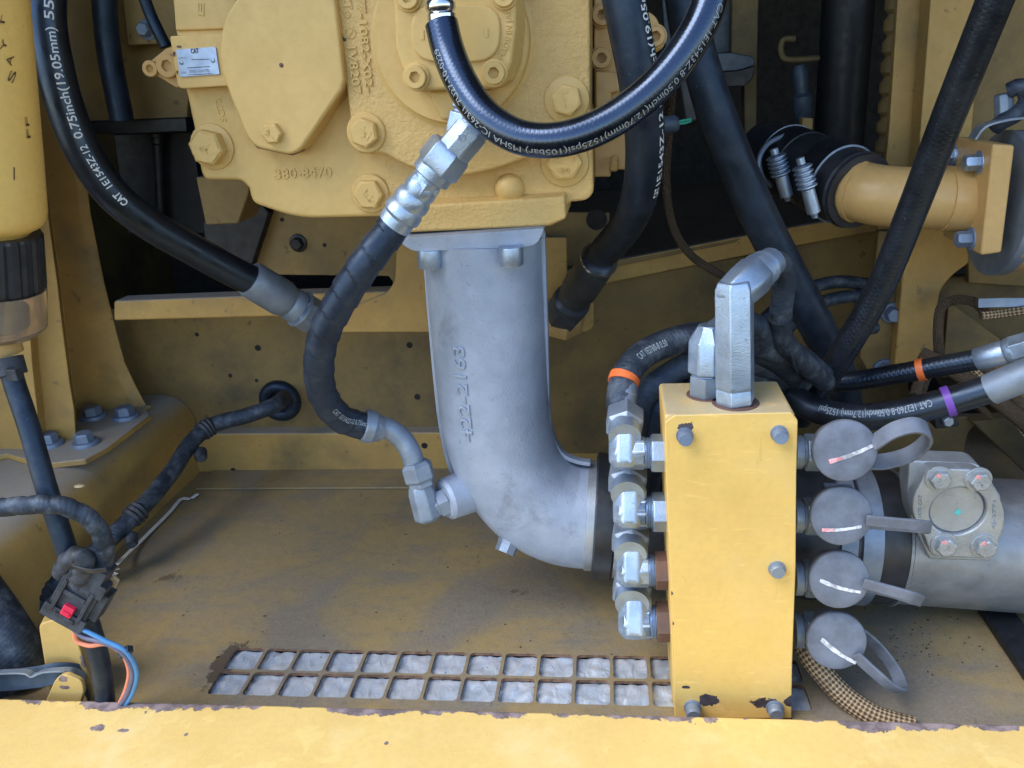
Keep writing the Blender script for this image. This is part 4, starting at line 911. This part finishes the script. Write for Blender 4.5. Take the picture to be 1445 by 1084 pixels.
# ---- bundle behind the box
r = .0122
t, pa, rub = hose('orange_banded_hose', 'dusty black hose with orange band arching left of the box top', [(878, 596, .632), (876, 560, .645), (884, 528, .66), (906, 502, .675), (942, 484, .685), (990, 474, .69), (1040, 482, .70), (1090, 505, .72), (1130, 540, .75)], r, 'hose_dusty', n=28)
d_ = near(pa, (882, 540, .655)); band(t, pa, r, d_-.004, d_+.006, 'band_orange', ex=.0012)
text_tube('CAT 1E2760-8 0.50', pa, r, near(pa, (896, 516, .668)), .032, .006, .05, 'ink_grey', rub, bold=.01)
MB().lathe(P(878, 603, .625), P(880, 545, .652), [(0, 21), (.15, 22), (.45, 20), (.5, 18.5), (.7, 18.5), (.72, 19.5), (1.0, 19.5)], 24).build('ferrule', 'zinc_dull', t)
for k, (du, dv, dY, lab) in enumerate(((22, 22, .012, 'dusty black hose tucked directly under the orange banded hose'), (42, 46, .022, 'second dusty hose under the orange banded hose'), (60, 74, .03, 'innermost dusty hose beside the top of the yellow box'))):
    pts = [(880+du*.5, 690+k*60, .645+dY), (880+du*.7, 610+dv*.4, .655+dY), (888+du, 545+dv*.6, .668+dY), (918+du, 510+dv, .682+dY), (970+du*.6, 488+dv, .69+dY), (1040, 490+dv*.8, .70+dY), (1100, 515+dv*.5, .725+dY), (1140, 556+dv*.3, .76+dY)]
    hose('bundle_hose', lab, pts, .0112, 'hose_grey', grp='hoses bundled behind the box')
t, pa, rub = hose('swept_hose', 'black hose dropping from the tall fitting with a wire clip', [(1080, 374, TY+.030), (1100, 372, TY+.050), (1107, 395, TY+.060), (1102, 440, TY+.066), (1106, 480, TY+.075), (1130, 508, TY+.09), (1165, 540, TY+.12)], .0090, 'hose_dusty', n=28)
d_ = near(pa, (1101, 452, TY+.066)); band(t, pa, .0090, d_-.001, d_+.0022, 'chrome', 'wire_clip', .0012)
hose('second_swept_hose', 'black hose sweeping behind the tall fitting into the bundle', [(1040, 452, .655), (1066, 462, .665), (1080, 490, .68), (1120, 500, .70), (1160, 530, .74)], .0108, 'hose_dusty')
tie = Path([P(1122+10*math.cos(q)*0.6+6*math.sin(q), 500+26*math.sin(q), .70+.03*math.cos(q)) for q in [k*math.pi/8 for k in range(17)]], .002, True)
tag(MB().tube(tie, .0014, 8).build('cable_tie', 'black_plastic'), 'thin black cable tie round the hose bundle', 'cable tie')
# ---- two banded hoses at the right
r = .0098
t, pa, rub = hose('orange_ringed_hose', 'black hose with orange ring leading right to a zinc ferrule', [(1150, 540, .80), (1200, 538, .79), (1260, 529, .775), (1320, 518, .76), (1380, 507, .745), (1396, 503, .74)], r, 'hose_braid')
d_ = near(pa, (1299, 523, .765)); band(t, pa, r, d_-.004, d_+.005, 'band_orange', ex=.001)
A = P(1378, 508, .746); B_ = P(1470, 482, .72)
MB().lathe(A, B_, [(0, 16), (.02, 17), (.4, 17.5), (.45, 16), (.5, 18.5), (.58, 18.5), (.62, 16), (1, 16)], 28).build('ferrule', 'zinc', t)
MB().lathe(A, B_, [(.52, 17), (.55, 20), (.9, 20)], 6).build('swivel_nut', 'zinc', t, .0008)
MB().tube(Path([B_ + (A-B_)*.05, B_ + (B_-A)*.6, B_ + (B_-A)*1.4 + V((.03, 0, .01)), B_ + (B_-A)*2.2 + V((.09, .02, 0))], .004), .0085, 20).build('steel_tube', 'zinc_dull', t)
r = .0122
t, pa, rub = hose('purple_ringed_hose', 'black lettered hose with purple ring leading right to a zinc ferrule', [(1120, 560, .74), (1150, 578, .72), (1200, 588, .705), (1260, 585, .695), (1310, 574, .69), (1360, 560, .685), (1402, 547, .68)], r, 'hose_smooth', n=28)
d_ = near(pa, (1338, 566, .69)); band(t, pa, r, d_-.0045, d_+.005, 'band_purple', ex=.0012)
text_tube('CAT 1E2760-8 0.50inch(12.7mm) 1525psi', pa, r, near(pa, (1316, 572, .69)), .092, .0062, .2, 'ink_grey', rub, bold=.008, rev=True)
A, B_ = P(1396, 550, .681), P(1480, 516, .66); MB().lathe(A, B_, [(0, 21), (.02, 22.5), (.8, 23), (1, 22)], 28).build('ferrule', 'zinc_dull', t)
MB().tube(Path([B_ + (A-B_)*.05, B_ + (B_-A)*.6, B_ + (B_-A)*1.4 + V((.03, 0, .01)), B_ + (B_-A)*2.2 + V((.09, .03, 0))], .004), .0105, 20).build('steel_tube', 'zinc_dull', t)
# ---- dusty floor hose through the grommet
g = thing('rubber_grommet', 'black rubber grommet ring in the rear wall', 'grommet')
c = P(396, 565, ledge_y+.022); R = RR(22, c); tor = Path([c + V((R*math.cos(k*math.pi/16), -.002, R*math.sin(k*math.pi/16))) for k in range(33)], .002, True)
MB().tube(tor, RR(8.5, c), 14).build('ring', 'hose_matte', g)
MB().lathe(c, c+mY, [(0, R), (.001, R)], 28, False).build('bore', 'dark_void', g)
r = .0108
t, pa, rub = hose('ribbed_floor_hose', 'dusty black hose running from the grommet down along the rail', [(402, 560, 1.05), (388, 572, 1.00), (350, 586, .985), (300, 600, .965), (272, 622, .935), (244, 664, .885), (208, 708, .83), (172, 744, .79), (120, 792, .745), (84, 822, .72), (52, 856, .695), (34, 890, .675)], r, 'hose_dusty', n=28)
for q in ((290, 604, .955), (190, 728, .81), (66, 838, .71)):
    d_ = near(pa, q); MB().tube(pa, r, 28, lambda s, ph, d_=d_: r + .0032 - .0022*abs(math.sin((s-d_)*520)), d0=d_-.010, d1=d_+.010).build('clip_ring', 'dusty_plastic', t)
for (u, v, Y) in ((283, 638, .93), (186, 757, .79)):
    c = P(u, v, Y); MB().lathe(c, c+V((.008, -.016, -.002)), [(0, RR(9, c)), (.7, RR(9, c)), (1, RR(6, c))], 12, False).build('clip_button', 'dusty_plastic', t)
# ================================================================== FILTER WITH BOWL
ft = thing('fuel_filter', 'yellow spin-on filter with ribbed black collar and clear bowl', 'filter')
FY_ = .60
ax0 = P(-40, -60, FY_); 
mbf = MB().lathe(P(-58, -60, FY_), P(-28, 325, FY_), [(0, 84), (.3, 85), (.8, 86), (.90, 86), (.935, 84), (.96, 79), (.985, 66), (1, 62)], 48); mbf.build('canister', 'filter_paint', ft)
A = P(-29, 322, FY_); B_ = P(-25, 402, FY_); n = 96; vs = []; fs = []
a_, c_ = frame_of(B_-A)
for (tt, rr) in ((0, 76), (.05, 79), (.93, 80), (1, 76)):
    o = A + (B_-A)*tt; R = RR(rr, o)
    for k in range(n):
        q = 2*math.pi*k/n; R2 = R - (.0016 if k % 4 in (0,) and 0 < tt < 1 else 0); vs.append(o + a_*(R2*math.cos(q)) + c_*(R2*math.sin(q)))
for i in range(3):
    for k in range(n): fs.append((i*n+k, i*n+(k+1) % n, (i+1)*n+(k+1) % n, (i+1)*n+k))
fs += [tuple(range(n)), tuple(3*n+k for k in range(n))]
MB().add(vs, fs).build('ribbed_collar', 'black_plastic', ft, ang=20)
MB().lathe(P(-23, 400, FY_), P(-20, 468, FY_), [(0, 78), (.5, 78), (.8, 77), (.92, 70), (1, 56), (1, 20), (.96, 20), (.94, 54), (.88, 66), (.78, 72), (.5, 73), (.02, 73)], 48, cap=False).build('clear_bowl', 'clear_bowl', ft)
MB().lathe(P(-10, 428, FY_), P(-8, 462, FY_), [(0, 38), (.1, 44), (.8, 44), (1, 36)], 32).build('bowl_core', 'blue_steel', ft)
MB().lathe(P(-4, 464, FY_), P(6, 498, FY_), [(0, 22), (.4, 22), (.45, 25), (1, 25)], 24).build('drain_valve', 'tube_paint', ft)
text_px('4', 24, 20, 14, 12, 9, FY_-.045, 'ink_brown', ft) if False else None
fpth = Path([P(-45+k*9.8/32*10*.28, -60+k*12, FY_) for k in range(33)], .004)
fr_ = RR(85.5, P(-40, 100, FY_))
def fmark(txt, u0, v0, u1, v1, h):
    vs_, fs_, x0, x1 = tmesh(txt, 0, 0); out = []
    for v in vs_:
        f = (v.x-x0)/(x1-x0); y = (v.y-.35)*h/.7; dx, dy = u1-u0, v1-v0; L = math.hypot(dx, dy)
        uu = u0 + dx*f + (dy/L)*y; vv = v0 + dy*f - (dx/L)*y
        # hit the canister: distance from its axis
        ax = P(-58 + (vv+60)/385*30, vv, FY_); R = RR(85.5, ax)+.0005; d = ray(uu, vv); q = CAM - ax
        adir = (P(-28, 325, FY_)-P(-58, -60, FY_)).normalized()
        d2 = d - adir*d.dot(adir); q2 = q - adir*q.dot(adir); A_ = d2.dot(d2); B2 = 2*d2.dot(q2); C_ = q2.dot(q2)-R*R
        ds = B2*B2-4*A_*C_; s_ = (-B2 - math.sqrt(max(0, ds)))/(2*A_); out.append(CAM + d*s_)
    MB().add(out, fs_).build('printed_mark', 'ink_brown', ft, flat=True)
fmark('-', 18, 254, 18, 236, 12)
fmark('Y', 3, 72, 8, 55, 8); fmark('T', 1, 40, 6, 22, 7); fmark('A', 12, 92, 16, 78, 9); fmark('S', 14, 116, 20, 100, 9); fmark('FF', 41, 195, 38, 165, 5)
# thin drop hose from the filter
t, pa, rub = hose('drain_hose', 'thin black hose hanging from the filter bowl down past the rail', [(10, 505, .59), (20, 540, .585), (40, 600, .575), (66, 690, .56), (92, 770, .55), (120, 860, .545), (140, 930, .543), (150, 1000, .545)], .0085, 'hose_matte')
d_ = near(pa, (12, 506, .59)); band(t, pa, .0085, d_, d_+.016, 'dusty_plastic', 'clamp', .0035)
c = P(20, 528, .573); MB().box(c, (.005, .004, .005)).build('clamp_tab', 'dusty_plastic', t, .001)
# ================================================================== WIRING CONNECTOR
wc = thing('wiring_connector', 'dusty black wiring connector with red latch and coloured wires', 'connector')
A = P(140, 790, .545); B_ = P(94, 872, .535); ax_ = (B_-A).normalized(); sd_ = ax_.cross(mY).normalized(); nn_ = sd_.cross(ax_).normalized()
if nn_.y > 0: nn_ = -nn_
def cbox(f, s, w_, l_, up=0, h=.010, name='housing', mat='dusty_plastic', bev=.0007):
    return MB().box(A + ax_*f + sd_*s + nn_*up, (l_/2, w_/2, h), (ax_, sd_, nn_)).build(name, mat, wc, bev)
L = (B_-A).length
cbox(L*.62, 0, .034, L*.66)
cbox(L*.20, .0, .028, L*.36, .002, .010)
cbox(L*.88, 0, .038, L*.20, .001, .0115)
for s in (-.012, .012): cbox(L*.60, s, .0035, L*.50, .011, .002, 'rail')
for f in (.38, .52): cbox(L*f, 0, .020, .0045, .0105, .002, 'rib')
cbox(L*.74, -.001, .0095, .010, .012, .0025, 'latch', 'latch_red', .0008)
cbox(L*.755, -.001, .0065, .0025, .0148, .0012, 'latch', 'latch_red', .0004)
cbox(L*.86, -.001, .018, .004, .0125, .0015, 'latch_bar')
sgn = 1 if (P(150, 830, .545)-A).dot(sd_) > 0 else -1
cbox(L*.55, sgn*.019, .010, L*.42, .0, .008, 'housing'); cbox(L*.30, sgn*.016, .008, L*.2, .006, .006, 'housing')
wr = Path([P3(q) for q in ((88, 808, .542), (100, 790, .538), (115, 785, .536), (120, 800, .535), (112, 822, .536))], .002)
MB().tube(wr, .0085, 16, lambda s, ph: .0085 + .0012*math.sin(s*600)*math.cos(ph*2)).build('tape_wrap', 'dusty_plastic', wc)
MB().ribbon(Path([P3(q) for q in ((104, 800, .528), (128, 806, .526), (150, 804, .530))], .002), V((0, -.4, 1)).normalized(), .004, .0015).build('tie_wrap', 'black_plastic', wc)
t, pa, rub = hose('harness_sleeve', 'dusty black ribbed harness sleeve arching into the connector', [(-50, 716, .535), (0, 716, .535), (60, 712, .535), (96, 716, .537), (128, 734, .54), (146, 762, .545), (147, 790, .547), (140, 812, .547)], .0078, 'hose_dusty', n=24, rf=lambda s, ph: .0078 - .0009*max(0, math.sin(s*330+ph))**3)
WP = {'wire_blue': [(90, 868, .53), (98, 880, .528), (120, 890, .526), (150, 905, .525), (176, 918, .526), (192, 945, .53), (188, 975, .533), (172, 1002, .536)],
      'wire_violet': [(99, 868, .530), (103, 886, .528), (118, 899, .526), (146, 907, .525), (171, 920, .526), (186, 946, .529), (182, 973, .532), (166, 1002, .535)],
      'wire_orange': [(109, 866, .532), (106, 884, .53), (108, 904, .53), (126, 911, .53), (150, 909, .53), (172, 922, .531), (182, 946, .534), (178, 972, .537), (164, 1002, .539)]}
for k, pts in WP.items(): MB().tube(Path([P3(q) for q in pts], .002), .0020, 12).build('wire', k, wc)['label'] = k.split('_')[1] + ' wire'
MB().lathe(P(170, 925, .529), P(184, 915, .529), [(0, 7), (1, 7)], 4).build('cable_tie', 'black_plastic', wc, .0005)
# broken white strap and its tan tag
st = thing('broken_strap', 'frayed cream strap lying from the rear floor corner to the connector', 'strap')
MB().ribbon(Path([P(279, 697, z=.004), P(268, 704, z=.003), P(258, 703, z=.003), P(240, 722, z=.003), P(208, 754, z=.004), P(180, 781, z=.012), P(160, 801, z=.03)], .004), V((.9, .45, 0)).normalized(), .0055, .0008).build('strip', 'strap_white', st, flat=True)
mb = MB()
for k in range(9):
    a0 = random.uniform(-1.2, 1.4); c = P(156, 800, .58); mb.ribbon(Path([c, c + V((math.cos(a0)*.007, -.004, math.sin(a0)*.005)), c + V((math.cos(a0)*.013, -.006, math.sin(a0)*.008+.002))], .003), V((0, -1, 0)), .0007, .0004)
mb.build('frayed_end', 'paint_white', st, flat=True)
tag(plate('cardboard_tag', [(144, 826, 2), (158, 815, 2), (166, 822, 2), (158, 836), (146, 842, 2)], .560, .004, 'tag_tan', None, .0006), 'small tan tag scrap hanging beside the connector', 'tag')
# ================================================================== LOWER LEFT HOSE ELBOW, CLAMP AND BRACKETS
tb = thing('wide_hose_elbow', 'wide dusty black rubber hose leg at the lower left clamp', 'hose')
MB().tube(Path([P3(q) for q in ((-40, 826, .62), (-8, 870, .61), (22, 918, .60), (40, 960, .595))], .003), .024, 32).build('rubber', 'hose_dusty', tb)
MB().tube(Path([P3(q) for q in ((-40, 900, .585), (-10, 940, .585), (10, 985, .585))], .003), .018, 28).build('branch', 'hose_dusty', tb)
cl = thing('hose_clamp', 'blue black steel band clamp holding the wide hose', 'clamp')
MB().ribbon(Path([P3(q) for q in ((-40, 962, .565), (10, 960, .560), (55, 955, .558), (80, 950, .560), (104, 952, .566), (122, 964, .575), (126, 982, .58))], .003), V((0, .35, 1)).normalized(), .020, .0025).build('band', 'blue_steel', cl, .0006)
MB().ribbon(Path([P3(q) for q in ((-40, 951, .557), (40, 949, .553), (46, 953, .553), (62, 947, .555), (100, 946, .560), (120, 956, .570))], .003), V((0, -1, .2)).normalized(), .007, .0016).build('edge', 'zinc_dull', cl)
bchips = [(tuple(P(88, 958, .548)), .0045, (1, 1, 1.3)), (tuple(P(92, 970, .548)), .0035, (.7, 1, 1.6)), (tuple(P(120, 930, .575)), .005, (1.6, 1, .6))]
paint('bracket_paint', (0.56, 0.385, 0.13), (0.50, 0.345, 0.115), None, rough=.5, chips=bchips, chipcol=(.11, .085, .085))
tag(MB().prism2([P(u, v, .572) for u, v in rp([(54, 880, 10), (84, 872, 12), (104, 884, 12), (118, 930), (132, 970, 8), (130, 1000), (74, 1000), (62, 930)])], [P(u, v, .605) for u, v in rp([(60, 868, 10), (90, 862, 12), (110, 872, 12), (124, 920), (138, 960, 8), (134, 990), (80, 990), (68, 920)])]).build('folded_bracket', 'bracket_paint', None, .002), 'folded yellow bracket standing under the wiring connector', 'bracket')
tag(plate('bracket_tab', [(62, 995), (78, 958, 8), (92, 951, 10), (116, 962, 10), (118, 976), (112, 1000)], .548, .005, 'bracket_paint', None, .0012), 'small yellow tab with chipped paint behind the sill', 'tab')
# ================================================================== RIGHT SIDE
fc = thing('frame_column', 'yellow vertical frame column behind the slanting hose', 'column')
plate('front_web', [(1270, -50), (1316, -50), (1314, 0), (1297, 180), (1286, 330), (1240, 330), (1248, 250), (1255, 180)], 1.02, .012, 'frame_paint', fc)
plate('side_web', [(1318, -60), (1390, -60), (1372, 180), (1368, 330), (1288, 330), (1299, 180)], .985, .03, 'frame_paint', fc)
plate('lower_web', [(1292, 320), (1368, 320), (1368, 372), (1345, 388, 20), (1328, 408, 20), (1324, 430), (1318, 502, 10), (1302, 514), (1290, 524), (1262, 522), (1276, 360)], .965, .02, 'frame_paint', fc, .003)
plate('weld_flange', [(1240, 326), (1278, 326), (1276, 360), (1264, 522), (1226, 525), (1214, 505), (1217, 480), (1232, 400)], .985, .012, 'wall_paint', fc)
for (u, v) in ((1257, 441), (1247, 520)):
    c = P(u, v, .985); hexbolt(fc, c, mY, RR(11, c), .012, 'bolt_blue', RR(15, c), .004)
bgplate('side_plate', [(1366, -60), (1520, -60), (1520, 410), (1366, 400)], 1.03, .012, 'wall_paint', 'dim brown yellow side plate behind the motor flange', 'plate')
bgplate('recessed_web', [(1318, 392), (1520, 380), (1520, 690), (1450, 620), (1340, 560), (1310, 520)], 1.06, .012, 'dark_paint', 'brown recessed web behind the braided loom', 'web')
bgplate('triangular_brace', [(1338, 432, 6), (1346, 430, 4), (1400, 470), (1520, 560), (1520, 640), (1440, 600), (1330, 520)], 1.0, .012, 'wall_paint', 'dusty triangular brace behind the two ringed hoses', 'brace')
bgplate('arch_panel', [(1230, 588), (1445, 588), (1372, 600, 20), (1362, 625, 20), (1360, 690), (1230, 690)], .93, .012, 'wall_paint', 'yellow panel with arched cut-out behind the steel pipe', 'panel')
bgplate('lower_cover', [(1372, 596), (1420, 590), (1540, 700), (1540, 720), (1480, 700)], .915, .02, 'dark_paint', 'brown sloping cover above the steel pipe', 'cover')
dr = MB().prism([P(u, v, z=.012) for u, v in ((1370, 835), (1410, 835), (1520, 970), (1520, 1010), (1445, 945))], (0, 0, -.011))
tag(dr.build('dark_floor_strip', 'dark_steel', None, .002), 'dark steel strip lying diagonally on the floor under the steel pipe', 'strip')
# motor flange with yellow tube
mf = thing('motor_flange', 'thick yellow flange plate with bolts at the end of the tube', 'flange')
f0 = [P(1401, 203, .80), P(1433, 205, .80), P(1414, 357, .80), P(1384, 361, .80)]
MB().prism(f0, (0, .095, 0)).build('plate', 'tube_paint', mf, .0025, 2)
nx = V((-1, 0, 0))
def onface(u, v, Y): return P(u, v, Y)
for (u, v, Y) in ((1386, 229, .825), (1346, 219, .885), (1374, 337, .825)):
    c = P(u, v, Y); hexbolt(mf, c, nx, RR(12, c), .012, 'bolt_blue' if v > 300 else 'zinc', RR(17, c), .004)
yt = thing('coolant_tube', 'yellow painted steel tube running from the flange to the rubber coupling', 'tube')
TYY = .850
tp_ = Path([P3(q) for q in ((1392, 283, TYY), (1340, 281, TYY), (1280, 279, TYY), (1240, 276, TYY+.003), (1208, 268.5, TYY+.019), (1180, 257, TYY+.052))], .003)
tr_ = RR(42, P(1290, 280, TYY))
MB().tube(tp_, tr_, 40).build('tube_body', 'tube_paint', yt)
band(yt, tp_, tr_, 0, .0065, 'tube_paint', 'weld_ring', .002)
d_ = near(tp_, (1331, 281, TYY)); band(yt, tp_, tr_, .006, d_, 'tube_paint', 'socket', .0022)
d_ = near(tp_, (1212, 270, TYY+.015)); band(yt, tp_, tr_, d_-.004, d_+.003, 'tube_paint', 'bead', .002)
rc = thing('rubber_coupling', 'black rubber coupling sleeve with two spring bolt clamps', 'coupling')
A = P(1214, 271, TYY+.012); B_ = P(1078, 214, TYY+.17)
r0 = tr_
MB().lathe(A, B_, [(0, r0+.0005), (0, r0+.008), (.02, r0+.0085), (.9, r0+.0085), (1, r0+.006)], 48, False, cap=False).build('sleeve', 'black_plastic', rc)
MB().lathe(A, B_, [(.02, r0+.0088), (.035, r0+.0098), (.05, r0+.0088)], 48, False, cap=False).build('fabric_edge', 'dusty_plastic', rc)
for i, (f, u0, v0, u1, v1, Y) in enumerate(((.24, 1131, 232, 1150, 306, .845), (.62, 1094, 218, 1112, 282, .90))):
    ck = thing('spring_clamp', ('spring bolt clamp near the yellow tube end of the coupling', 'spring bolt clamp at the far end of the coupling')[i], 'clamp', group='clamps on the rubber coupling')
    MB().lathe(A, B_, [(f-.09, r0+.009), (f-.085, r0+.0105), (f+.10, r0+.0105), (f+.105, r0+.009)], 48, False, cap=False).build('band', 'dark_steel', ck)
    for e_ in ((-.085,), (.10,))[i]: MB().lathe(A, B_, [(f+e_-.004, r0+.0095), (f+e_, r0+.0115), (f+e_+.004, r0+.0095)], 48, False, cap=False).build('band_edge', 'zinc_dull', ck)
    S, E = P(u0, v0, Y), P(u1, v1, Y); mb = MB(); mb.lathe(S, E, [(-.12, 6), (0, 6), (0, 3)], 10)
    mb.build('bolt', 'zinc', ck); prof = []
    for k in range(5): prof += [(.02+k*.09, 10), (.045+k*.09, 14), (.07+k*.09, 14), (.095+k*.09, 10)]
    MB().lathe(S, E, prof, 24).build('spring_washers', 'zinc', ck)
    MB().lathe(S, E, [(.46, 7), (.47, 9.5), (.92, 9.5), (.93, 6), (1, 4), (1.02, 4)], 16).build('trunnion', 'zinc', ck)
tag(MB().tube(Path([P3(q) for q in ((1138, 189, .97), (1110, 191, .955), (1082, 205, .94), (1071, 226, .93), (1076, 250, .93), (1088, 262, .94))], .003), .0028, 12).build('wire_loop', 'zinc_dull'), 'bent bright wire loop beside the rubber coupling', 'wire')
# motor drum at the far right
mt = thing('motor_drum', 'yellow motor drum at the end of the bolted flange', 'motor')
MB().lathe(P(1418, 285, .86), P(1560, 290, .86), [(0, 92), (.03, 98), (.06, 96), (2.2, 78)], 56).build('drum', 'tube_paint', mt)
MB().lathe(P(1402, 288, .865), P(1424, 288, .865), [(0, 88), (.1, 100), (.9, 100), (1, 90)], 56).build('end_ring', 'zinc_dull', mt)
pl = thing('drum_plug', 'grey sensor plug with cable above the yellow motor flange', 'plug')
MB().lathe(P(1417, 168, .86), P(1416, 132, .86), [(0, 13), (.9, 13), (1, 11)], 8).build('body', 'zinc_dull', pl, .001)
MB().tube(Path([P3(q) for q in ((1424, 128, .855), (1440, 122, .85), (1450, 140, .85), (1436, 160, .85), (1414, 172, .85), (1404, 180, .855))], .003), .0075, 16).build('cable', 'hose_dusty', pl)
MB().ribbon(Path([P3(q) for q in ((1372, 196, .84), (1384, 180, .84), (1412, 170, .845), (1440, 166, .85))], .003), V((0, 1, 0)), .016, .002).build('bracket_strip', 'zinc_dull', pl)
# braided looms
def loom(label, pts, r, mat): return tag(MB().tube(Path([P3(q) for q in pts], .003), r, 18).build('braided_loom', mat), label, 'loom')
loom('brown braided loom hanging behind the lettered drop hose', [(954, -40, .86), (952, 80, .86), (944, 180, .86), (940, 260, .86), (950, 320, .87), (975, 360, .89), (1010, 384, .90), (1040, 398, .91)], .0045, 'loom_dark')
loom('tan braided loom on the floor under the lowest dust cap', [(1120, 880, .64), (1140, 922, .615), (1165, 955, .600), (1196, 986, .588), (1236, 1012, .575), (1290, 1028, .565)], .0098, 'loom_tan')
loom('dusty braided loom hooking round the triangular brace', [(1334, 530, .93), (1326, 500, .93), (1324, 460, .93), (1330, 432, .93), (1350, 423, .93), (1376, 427, .93), (1390, 440, .93)], .0055, 'loom_dark')
loom('dusty braided loom running level to the right of the brace', [(1384, 446, .90), (1410, 443, .90), (1445, 438, .89), (1480, 434, .89)], .0048, 'loom_tan')
loom('brown loom bundle passing under the orange ringed hose', [(1300, 500, .90), (1340, 520, .88), (1400, 560, .87), (1460, 610, .86), (1500, 650, .86)], .0085, 'loom_dark')
loom('brown loom crossing under the purple ringed hose', [(1290, 560, .86), (1300, 535, .88), (1330, 510, .90), (1390, 520, .89), (1440, 570, .88), (1500, 620, .87)], .006, 'loom_dark')
tag(MB().ribbon(Path([P3(q) for q in ((1380, 428, .905), (1420, 427, .90), (1480, 427, .89))], .004), V((0, .3, 1)).normalized(), .010, .003).build('slotted_strip', 'zinc_dull', None, .0005), 'grey slotted steel strip above the level loom', 'strip')
hb = thing('hose_bolt', 'small dark block with hexagon bolt under the purple ringed hose', 'bolt')
plate('block', [(1318, 588), (1352, 582), (1354, 602), (1320, 606)], .80, .03, 'dark_steel', hb); c = P(1336, 593, .80); hexbolt(hb, c, mY, RR(8, c), .006, 'zinc')
# sensor with green wires behind the drop hose
se = thing('pressure_sensor', 'small blue grey sensor with green wires behind the drop hose', 'sensor')
MB().lathe(P(930, 178, .74), P(958, 174, .74), [(0, 12), (.8, 12), (1, 8)], 18).build('body', 'blue_steel', se)
for k in range(2): MB().tube(Path([P(956, 172+k*3, .74), P(966, 170+k*4, .74), P(975, 168+k*3, .745)], .002), .001, 8).build('wire', 'wire_green', se)
bgplate('black_strap', [(958, 110), (968, 112), (984, 170), (968, 174)], .76, .003, 'dark_steel', 'short black strap hanging by the diagonal hose', 'strap')
# deep background
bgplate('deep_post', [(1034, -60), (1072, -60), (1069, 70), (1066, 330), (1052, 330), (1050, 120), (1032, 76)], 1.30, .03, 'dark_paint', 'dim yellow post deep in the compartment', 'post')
db = thing('deep_bracket', 'blue black curved bracket on the dim deep post', 'bracket')
plate('tray', [(960, 78), (1030, 74), (1064, 80, 8), (1066, 92, 8), (1040, 100), (960, 104)], 1.24, .05, 'blue_steel', db)
plate('lip', [(975, 104), (1040, 100), (1066, 93), (1062, 112, 8), (1050, 122), (985, 124)], 1.235, .02, 'dark_steel', db)
plate('blue_panel', [(930, -60), (1033, -60), (1030, 74), (940, 80)], 1.33, .02, 'blue_steel', db)
tag(MB().lathe(P(1200, -40, 1.30), P(1182, 220, 1.30), [(0, 36), (1, 33)], 28).build('black_duct', 'dark_steel'), 'black vertical duct deep in the compartment', 'duct')
prof = []
for k in range(9): prof += [(k/9+.0, 10), (k/9+.03, 15), (k/9+.08, 15), (k/9+.105, 10)]
tag(MB().lathe(P(1268, -40, 1.08), P(1250, 220, 1.08), prof, 24).build('corrugated_tube', 'wall_paint'), 'dim yellow corrugated tube beside the frame column', 'tube')
dv = thing('deep_valve', 'small dark valve with tan pipe deep behind the coupling', 'valve')
MB().lathe(P(1128, 92, 1.2), P(1136, 190, 1.2), [(0, 8), (.1, 12), (.4, 10), (.45, 14), (.7, 14), (.75, 11), (1, 12)], 16).build('body', 'blue_steel', dv)
MB().tube(Path([P3(q) for q in ((1122, 55, 1.2), (1106, 56, 1.2), (1102, 66, 1.2), (1106, 82, 1.2), (1130, 84, 1.2), (1156, 82, 1.2))], .003), .004, 12).build('tan_pipe', 'dark_paint', dv)
plate('block', [(1132, 166), (1148, 167), (1147, 186), (1132, 185)], 1.16, .02, 'frame_paint', dv)
# dead leaf and grit on the rail and floor
tag(MB().ball(P(112, 686, z=.1215), .006, 12, 8, (1.1, .7, .25)).build('dead_leaf', 'tag_tan'), 'small dry leaf on the dusty rail', 'leaf')
mb = MB(); rg = random.Random(3)
for k in range(170):
    u = rg.uniform(150, 1440); v = rg.uniform(700, 980) if rg.random() < .45 else rg.uniform(860, 960)
    if rg.random() < .5: u = rg.gauss(1300, 60); v = rg.gauss(900, 25)
    p = P(u, v, z=.0006); s = rg.uniform(.0002, .0007); mb.box(p, (s, s*rg.uniform(.5, 1), s*.5))
o = mb.build('grit', 'dark_steel', flat=True); o['kind'] = 'stuff'; o['label'] = 'dark grit crumbs scattered on the floor plate'; o['category'] = 'grit'

for k, (lab, pts) in enumerate((('black background hose arching behind the slanting hose', [(1060, 470, .92), (1090, 440, .94), (1130, 412, .95), (1180, 398, .96), (1230, 402, .97)]), ('second black background hose below the arching one', [(1080, 500, .90), (1120, 455, .93), (1165, 425, .95), (1215, 418, .96), (1245, 425, .97)]), ('low black hose arching into the bundle beside the column flange', [(1130, 560, .86), (1160, 500, .90), (1195, 470, .93), (1235, 462, .95)]))):
    tag(MB().tube(Path([P3(q) for q in pts], .004), .0075, 16).build('background_hose', 'hose_dusty'), lab, 'hose', 'hoses behind the bundle')
loom('thin brown loom strand rising beside the orange ringed hose', [(1300, 560, .88), (1312, 530, .89), (1335, 512, .90), (1360, 530, .89), (1372, 560, .88), (1400, 590, .88)], .0035, 'loom_dark')
loom('tan loom strand sagging under the purple ringed hose end', [(1372, 520, .88), (1400, 548, .87), (1430, 590, .865), (1470, 640, .86)], .004, 'loom_tan')
